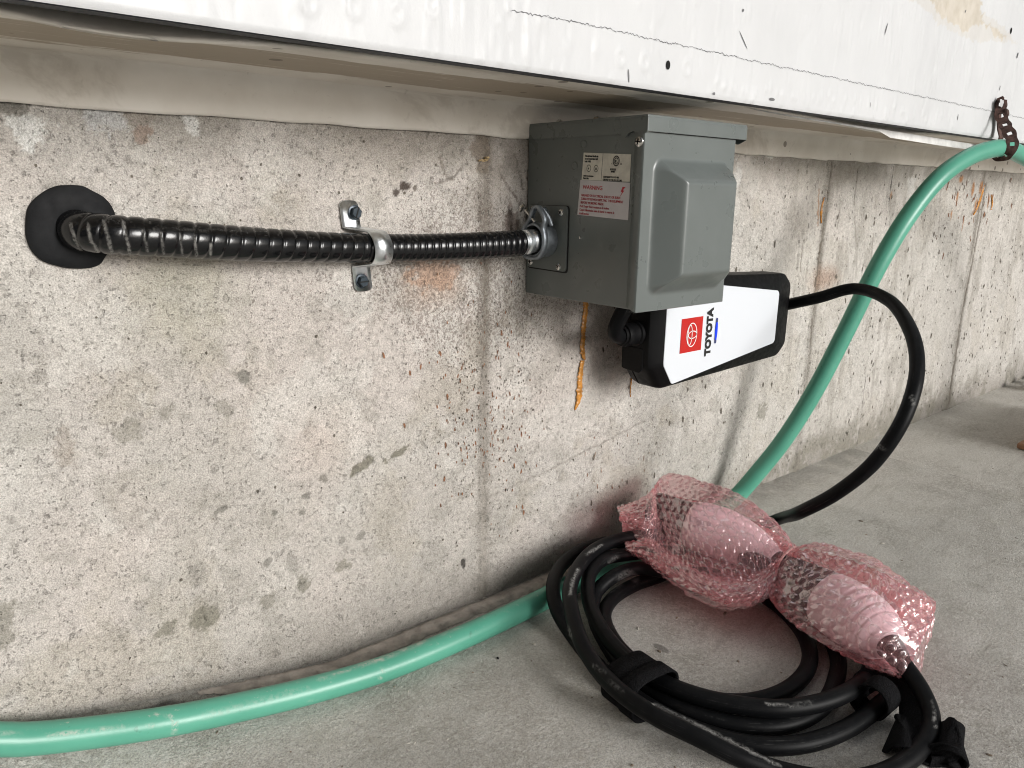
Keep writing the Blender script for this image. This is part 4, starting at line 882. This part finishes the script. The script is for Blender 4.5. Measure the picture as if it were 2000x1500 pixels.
# ================================================================ BUBBLE WRAP
bw = empty('bubble_wrap_bundle', tuple(F(1530, 1090, .02)), 'pink bubble wrap bundle tied at its waist, two lobes round the connector on the coil', 'bubble wrap')
def film(name, far, crest, near, du=.0008, pitch=.0116, bub=.0027, arch=.5, end_pinch=None, wrinkle=.0022, mat=None):
    """three 3-D control rows (far edge, crest, near edge) -> quilted sheet"""
    K = 24
    def rs(P):
        C_, s_ = spline(np.array(P, float), .001); s_ = s_/s_[-1]; return C_, s_
    A_, sa = rs(far); C_, sc = rs(crest); B_, sb = rs(near)
    Ltot = np.linalg.norm(np.diff(C_, axis=0), axis=1).sum(); n = int(Ltot/du)
    Wd = np.max(np.linalg.norm(np.array([np.array(far[i])-np.array(near[min(i, len(near)-1)]) for i in range(len(far))]), axis=1))*1.15; m_ = int(Wd/du)
    u = np.linspace(0, 1, n); v = np.linspace(0, 1, m_)
    I = lambda P, s_: np.stack([np.interp(u, s_, P[:, k]) for k in range(3)], 1)
    a, c_, b = I(A_, sa), I(C_, sc), I(B_, sb)
    w_ = np.sin(np.pi*v)**arch
    V = a[:, None]*(1-v)[None, :, None]+b[:, None]*v[None, :, None]+(c_-(a+b)/2)[:, None]*w_[None, :, None]
    du_ = np.gradient(V, axis=0); dv_ = np.gradient(V, axis=1); Nn = np.cross(du_, dv_); Nn /= np.linalg.norm(Nn, axis=-1)[..., None]+1e-12
    if np.mean(np.sum(Nn*(CAM-V), -1)) < 0: Nn = -Nn
    su = np.r_[0, np.cumsum(np.linalg.norm(np.diff(c_, axis=0), axis=1))]; 
    wid = np.linalg.norm(np.diff(V, axis=1), axis=-1); sv = np.concatenate([np.zeros((n, 1)), np.cumsum(wid, axis=1)], 1); sv -= sv[:, -1:]/2
    # big folds radiating along the length, then the bubbles
    fo = (fbm(n, m_, du, du, .030, 3, .6, (3.0, .8))-.5)*wrinkle*4+(fbm(n, m_, du, du, .012, 2, .6)-.5)*wrinkle
    ed = np.sin(np.pi*v)[None]**.4; V = V+Nn*(fo*ed)[..., None]
    U_ = su[:, None]+0*sv+(fbm(n, m_, du, du, .035, 2)-.5)*.011; W_ = sv+(fbm(n, m_, du, du, .035, 2)-.5)*.011
    ry = pitch*.866; row = np.round(W_/ry); best = np.full(U_.shape, 9.0); hb = np.ones(U_.shape)
    for dr in (-1, 0, 1):
        rw = row+dr; offx = (rw % 2)*pitch/2; cl = np.round((U_-offx)/pitch); cx = cl*pitch+offx; cz = rw*ry
        d_ = np.hypot(U_-cx, W_-cz); hsh = np.abs(np.sin(cl*12.9898+rw*78.233)*43758.5453) % 1
        mk_ = d_ < best; best = np.where(mk_, d_, best); hb = np.where(mk_, hsh, hb)
    t = np.clip(1-best/(pitch*.46), 0, 1); dome = np.sqrt(np.clip(1-(1-t)**2, 0, 1)); dome = np.minimum(dome, .86+.10*np.sin(hb*40+best*900))
    flat = np.where(hb < .16, .12, .40+.75*hb)
    V = V+Nn*(dome*bub*flat)[..., None]
    rim_ = np.exp(-((best-pitch*.42)/(pitch*.075))**2)
    return grid_mesh(name, V, mat or M_film, bw, True, {'rim': rim_})
def axp(k, add=.009, yo=0.0):
    p = AX[k]; return (p[0], p[1]+yo, p[2]+p[3]+add)
# left lobe
neck = F(1536, 1082, .062)
Lfar = [F(1205, 992, .078), F(1255, 978, .076), F(1312, 970, .076), F(1375, 978, .074), F(1450, 1006, .072), F(1515, 1038, .070), F(1560, 1075, .066)]
Lcr = [F(1212, 1010, .086), F(1262, 1003, .092), axp(0, .012), axp(2, .010), axp(3, .010), axp(4, .012), F(1540, 1085, .070)]
Lnr = [F(1214, 1008, .078), F(1248, 1052, .060), F(1300, 1092, .050), F(1352, 1128, .046), F(1410, 1152, .044), F(1472, 1142, .048), F(1524, 1098, .062)]
film('film', Lfar, Lcr, Lnr)
film('film', [F(1221, 1066, .050), F(1262, 1052, .052), F(1320, 1090, .050), F(1380, 1125, .046), F(1450, 1130, .046), F(1520, 1098, .058)],
     [F(1222, 1070, .050), F(1262, 1075, .056), F(1320, 1118, .052), F(1385, 1155, .054), F(1455, 1155, .056), F(1522, 1102, .062)],
     [F(1222, 1072, .046), F(1262, 1098, .040), F(1320, 1140, .034), F(1392, 1182, .030), F(1450, 1188, .034), F(1506, 1165, .042)], wrinkle=.003)
# under sheets close the lobes
film('film', Lfar, [F(1212, 1012, .060), F(1262, 1020, .050), F(1320, 1050, .040), F(1400, 1075, .034), F(1470, 1090, .036), F(1520, 1095, .044), F(1542, 1086, .060)], [F(1221, 1070, .046), F(1262, 1098, .040), F(1320, 1138, .034), F(1365, 1160, .032), F(1420, 1186, .032), F(1480, 1175, .038), F(1520, 1102, .056)], du=.0014, mat=M_film2)
# right lobe
Rfar = [F(1548, 1073, .070), F(1580, 1072, .076), F(1640, 1086, .078), F(1705, 1108, .076), F(1770, 1144, .070), F(1828, 1174, .056)]
Rcr = [F(1540, 1085, .074), axp(6, .012), axp(7, .010), axp(9, .010), axp(11, .020), F(1800, 1245, .056)]
Rnr = [F(1520, 1098, .062), F(1499, 1132, .046), F(1512, 1182, .036), F(1580, 1240, .032), F(1662, 1286, .032), F(1757, 1324, .030)]
film('film', Rfar, Rcr, Rnr)
film('film', Rfar, [F(1540, 1090, .050), F(1560, 1130, .036), F(1600, 1170, .030), F(1670, 1215, .026), F(1740, 1250, .024), F(1800, 1255, .026)], Rnr, du=.0014, mat=M_film2)
# loose clear tail behind the right end
film('film_tail', [F(1790, 1165, .050), F(1822, 1195, .046), F(1818, 1225, .034)], [F(1770, 1205, .046), F(1806, 1240, .038), F(1806, 1275, .022)], [F(1752, 1275, .040), F(1778, 1310, .026), F(1792, 1328, .012)], bub=.0020, wrinkle=.002)
tie = [F(1515, 1125, .050), F(1519, 1105, .060), F(1528, 1088, .069), F(1540, 1076, .074), F(1552, 1068, .066), F(1556, 1072, .05)]
tube('tie', [(*p, .0013) for p in tie], simple('clear_tie', (.80, .55, .52), .3), bw, 10, .001)

# ================================================================ HOOK AND LOOP STRAPS
s1 = empty('cable_strap', tuple(F(1260, 1350, 0)), 'black hook and loop strap wrapped tight round the coiled cable on its left front', 'cable strap', 'black cable straps')
ta = F(1215, 1300, .015)-F(1300, 1360, .015); ta /= np.linalg.norm(ta); cc_ = (F(1235, 1300, .02)+F(1290, 1352, .02))/2; sd_ = np.cross(ta, (0, 0, 1)); sd_ /= np.linalg.norm(sd_)
def wrap(off, ry, rz, w_, dz=0, sidew=0.0):
    P = []
    for a in np.linspace(0, 2*np.pi, 26):
        ca, sa_ = np.cos(a), np.sin(a); e = .62
        P.append(cc_+ta*off+sd_*(ry*np.sign(ca)*abs(ca)**e+sidew)+np.array([0, 0, .0205+dz+rz*np.sign(sa_)*abs(sa_)**e-.02]))
    return ribbon('strap_band', P, ta, w_, M_velcro, s1, .0018)
cc_ = np.array(F(1252, 1342, .019)); wrap(.009, .026, .0180, .026); wrap(-.009, .0275, .0192, .017, .0006)
s2 = empty('cable_strap', tuple(F(1760, 1430, 0)), 'loose curled black hook and loop strap lying at the right of the coiled cable', 'cable strap', 'black cable straps')
# ring round the end strand
t2 = F(1690, 1400, .01)-F(1725, 1370, .01); t2 /= np.linalg.norm(t2); sd2 = np.cross(t2, (0, 0, 1)); c2 = np.array(F(1716, 1372, .016))
ribbon('strap_loop', [c2+sd2*(.0155*np.cos(a)+.001*a)+np.array([0, 0, .0155*np.sin(a)+.003]) for a in np.linspace(-.5, 2*np.pi+.3, 26)], t2, .022, M_velcro, s2)
ribbon('strap_tail', [F(1680, 1345, .010), F(1692, 1330, .016), F(1716, 1326, .018), F(1745, 1334, .018), F(1770, 1356, .018), F(1780, 1385, .016), F(1776, 1420, .012), F(1766, 1452, .006)], [(.2, .1, 1), (.6, .5, .8), (.3, .8, .5), (.5, .7, .5), (.9, .4, .5), (1, .1, .4), (1, 0, .3), (1, 0, .2)], .020, M_velcro, s2)
wdn = F(1830, 1480, .004)-F(1826, 1405, .004)
ribbon('strap_tail', [F(1738, 1436, .006), F(1760, 1430, .016), F(1790, 1436, .012), F(1825, 1440, .010), F(1852, 1438, .020), F(1872, 1446, .020), F(1880, 1458, .012), F(1868, 1466, .005), F(1836, 1466, .003), F(1800, 1462, .003), F(1760, 1456, .003)], wdn, .036, M_velcro, s2, .002)
ribbon('strap_fold', [F(1815, 1492, .003), F(1850, 1490, .004), F(1868, 1484, .010), F(1860, 1474, .015), F(1835, 1470, .012), F(1812, 1476, .006)], (0, -.25, 1), .016, M_velcro, s2, .002)

# ================================================================ GARDEN HOSE
hose = empty('garden_hose', tuple(F(700, 1322, 0)), 'green garden hose lying along the wall foot and rising to a hanger', 'hose')
hr = .0116
def hz(px, py, r=hr):           # hose lying on the floor/ramp
    p = F(px, py, hr)
    for _ in range(6): p = F(px, py, float(floor_h(p[0], min(p[1], 0)))+hr)
    return (*p, r)
HP = [(-.25, -.020, .098, hr), (-.12, -.018, .078, hr), (*W(-60, 1449, .022), hr), (*W(60, 1443, .026), hr), (*W(200, 1428, .033), hr), (*W(350, 1405, .042), hr), hz(500, 1374), hz(620, 1345), hz(750, 1306), hz(900, 1246), hz(1030, 1186), hz(1120, 1140), (.62, -.052, hr, hr), (.74, -.044, hr, hr), (.83, -.036, hr, hr), (*W(1436, 972, .036), hr), (*W(1478, 925, .052), hr), (*W(1530, 860, .075), hr), (*W(1590, 765, .098), hr), (*W(1650, 650, .118), hr), (*W(1720, 510, .140), hr), (*W(1775, 420, .154), hr), (*W(1835, 347, .167), hr), (*W(1890, 308, .177), hr), (*W(1935, 292, .186), hr), (*W(1965, 290, .190), hr), (*W(1995, 303, .190), hr), (1.42, -.195, .478, hr), (1.58, -.205, .445, hr), (1.69, -.21, .37, hr), (1.725, -.215, .26, hr), (1.73, -.22, .14, hr), (1.75, -.25, .05, hr), (1.82, -.32, .013, hr), (2.1, -.5, .013, hr)]
tube('hose_tube', HP, M_hose, hose, 28, .003, strokes=[
    (((0, 1432), (60, 1428)), 2, .5), (((95, 1437), (150, 1430), (240, 1421)), 3, .7), (((330, 1396), (341, 1410), (338, 1432)), 3, 1.0), (((300, 1395), (335, 1398)), 1.8, .8), (((275, 1418), (300, 1416)), 1.8, .7),
    (((620, 1328), (690, 1306)), 3, .8), (((700, 1300), (760, 1280), (830, 1252)), 4, .9), (((745, 1288), (748, 1310), (742, 1325)), 1.3, .7), (((400, 1398), (600, 1345)), 7, .25), (((860, 1240), (900, 1224)), 2, .5), (((600, 1372), (625, 1362)), 1.6, .4)])
# faint worn print on the hose bend
p_ = [(1875, 334), (1893, 326), (1910, 318)]
# perforated hanger strap
hg = empty('hose_hanger', tuple(BP(1957, 215)), 'rusty perforated metal strap nailed to the white board, holding up the green hose', 'hanger')
ks = M_rust
def hb(px, py, o): return W(px, py, o)
R1 = [hb(1957, 194, .166), hb(1955, 205, .168), hb(1954, 222, .172), hb(1960, 238, .180), hb(1967, 252, .190), hb(1974, 266, .198), hb(1977, 280, .204), hb(1975, 292, .2045), hb(1968, 300, .201), hb(1958, 305, .192), hb(1949, 303, .182), hb(1945, 296, .176)]
C, s = spline(np.array(R1), .0015)
# holes are cut: two side rails with cross bars
T, N_, B_ = frames(C); wv2 = np.cross(T, (CAM-C)+np.array([.25, -.15, 0])); wv2 /= np.linalg.norm(wv2, axis=1)[:, None]
hw = .0080; per = .020; V = []; fs = []; cols = [-1, -.36, .36, 1]
for i in range(len(C)):
    ph = (s[i] % per)/per; pinch = 1-.18*(.5+.5*math.cos(2*math.pi*(ph-.0)))
    for k, cl in enumerate(cols): 
        w_ = hw*pinch*cl
        V.append(C[i]+wv2[i]*w_+np.array([0, -.0006*0, 0]))
for i in range(len(C)-1):
    ph = ((s[i]+s[i+1])/2 % per)/per
    for k in range(3):
        if k == 1 and .33 < ph < .67: continue
        a = i*4+k; fs.append((a, a+4, a+5, a+1))
o = pyd('perforated_band', V, fs, ks, hg, False); mo = o.modifiers.new('s', 'SOLIDIFY'); mo.thickness = .0014; mo.offset = 0
R2 = [hb(1953, 208, .165), hb(1951, 230, .166), hb(1952, 252, .168), hb(1955, 268, .172), hb(1950, 278, .168)]
ribbon('folded_tail', R2, (1, 0, .1), .014, ks, hg, .0014)
lathe([(.0062, 0), (.0062, .002), (.003, .0042), (.0001, .0044)], hb(1964, 221, .176), (0.3, -1, .3), 'nail', ks, hg, 12)
lathe([(.0030, -.006), (.0030, .0), (.0001, .001)], hb(1960, 191, .170), (.4, -1, .5), 'nail', ks, hg, 10)
o = pyd('paint_dab', [hb(1953, 194, .1695), hb(1960, 193, .1695), hb(1961, 208, .1705), hb(1958, 212, .1705), hb(1953, 206, .1705)], [(0, 1, 2, 3, 4)], simple('dab_white', (.5, .5, .5), .5), hg); 

# ================================================================ SMALL THINGS ON THE FLOOR
def lump(c, r, mat, name, label, cat, n=1, sq=.6, parent=None):
    bm = bmesh.new(); c = Vector(c)
    for k in range(n):
        off = Vector((random.gauss(0, r*.9), random.gauss(0, r*.5), abs(random.gauss(0, r*.4)))) if n > 1 else Vector((0, 0, 0)); rk = r*random.uniform(.35, .8) if n > 1 else r
        bmesh.ops.create_icosphere(bm, subdivisions=2, radius=rk, matrix=Matrix.Translation(c+off)@Matrix.Rotation(random.random()*3, 4, 'Z')@Matrix.Diagonal((1, random.uniform(.5, .9), sq, 1)))
    for v in bm.verts: v.co += Vector((random.uniform(-1, 1), random.uniform(-1, 1), random.uniform(-1, 1)))*r*.12
    return tag(bmo(name, bm, mat, parent), label, cat)
M_clod = simple('dry_clod', (.22, .175, .13), .95, var=.4, vscale=300, bscale=400, bdist=.002)
lump(F(930, 1247, .003), .0055, M_clod, 'dirt_clod', 'crumbly brown clod of dirt and fluff against the green hose', 'debris', 16)
lump(F(972, 1285, .001), .0016, M_hole, 'pebble', 'tiny black pebble on the floor right of the brown clod', 'pebble')
lump(F(1044, 1258, .001), .0022, M_rail, 'pebble', 'tiny white seed-like chip on the floor below the green hose', 'pebble')
lump(F(1301, 1325, .003), .0026, M_rail, 'pebble', 'small pale chip inside the coil beside the wrapped strap', 'pebble')
lump(W(948, 314, .003), .0038, simple('nest_tan', (.45, .33, .18), .8, var=.4, vscale=300), 'insect_nest', 'small tan insect cocoon stuck on the wall seam left of the outlet box', 'cocoon', 5)
# cobweb threads on the hose
bm = bmesh.new()
M_web = simple('cobweb_grey', (.6, .58, .54), .9)
webs = empty('cobweb', tuple(F(640, 1370, .0)), 'thin pale cobweb threads clinging to the hose and floor', 'cobweb')
for pts in (((905, 1232), (915, 1250), (921, 1268)), ((742, 1320), (736, 1338), (738, 1346)), ((763, 1345), (770, 1358), (771, 1370)), ((336, 1396), (330, 1420), (333, 1445))):
    tube('thread', [(*F(x, y, .004), .00035) for x, y in pts], M_web, webs, 5, .003)
# grit and fluff scattered over the slab
vs = []; fs = []
def grit(k_, mat, name, lo, hi):
    bm = bmesh.new()
    for _ in range(k_):
        c_ = F(random.uniform(250, 2000), random.uniform(800, 1500), .0)
        if not (.05 < c_[0] < 2.2 and -.75 < c_[1] < -.03): continue
        rr2 = random.uniform(lo, hi)*(1 if random.random() < .8 else 2)
        bmesh.ops.create_icosphere(bm, subdivisions=1, radius=rr2, matrix=Matrix.Translation((c_[0], c_[1], float(floor_h(c_[0], c_[1]))+rr2*.3))@Matrix.Rotation(random.random()*6, 4, 'Z')@Matrix.Diagonal((random.uniform(.8, 2.2), .8, .6, 1)))
    tag(bmo(name, bm, mat), kind='stuff')
grit(170, M_clod, 'grit', .0004, .0010); tag(S.collection.objects['grit'], 'fine dark grit scattered over the concrete floor', 'grit')
grit(120, M_rail, 'pale_grit', .0004, .0009); tag(S.collection.objects['pale_grit'], 'fine pale grit and paint crumbs scattered over the concrete floor', 'grit')
# wooden thing and ridged plastic at the far right
wd1 = empty('wooden_crate', tuple(F(1990, 880, 0)), 'brown wooden crate with a base moulding, just showing at the right edge', 'crate')
wp = F(1984, 877, 0); x0_, y0_ = wp[0], wp[1]
bmo('base_moulding', box_bm(x0_, x0_+.35, y0_-.30, y0_, .001, .012, .003), M_wood, wd1)
bmo('side_board', box_bm(x0_+.010, x0_+.34, y0_-.29, y0_-.008, .012, .06, .002), M_wood, wd1)
rp = F(1962, 765, 0); n = 40; V = np.zeros((n, 10, 3))
for i in range(n):
    for j in range(10): V[i, j] = (rp[0]+.05+i*.012, rp[1]-.02-j*.03+.3*i*.0, .012+.009*math.sin(i*1.1)+.002)
tag(grid_mesh('ridged_sheet', V, M_pvc, None, True), 'pale ridged plastic sheet on the floor at the far right by the wall', 'plastic sheet')
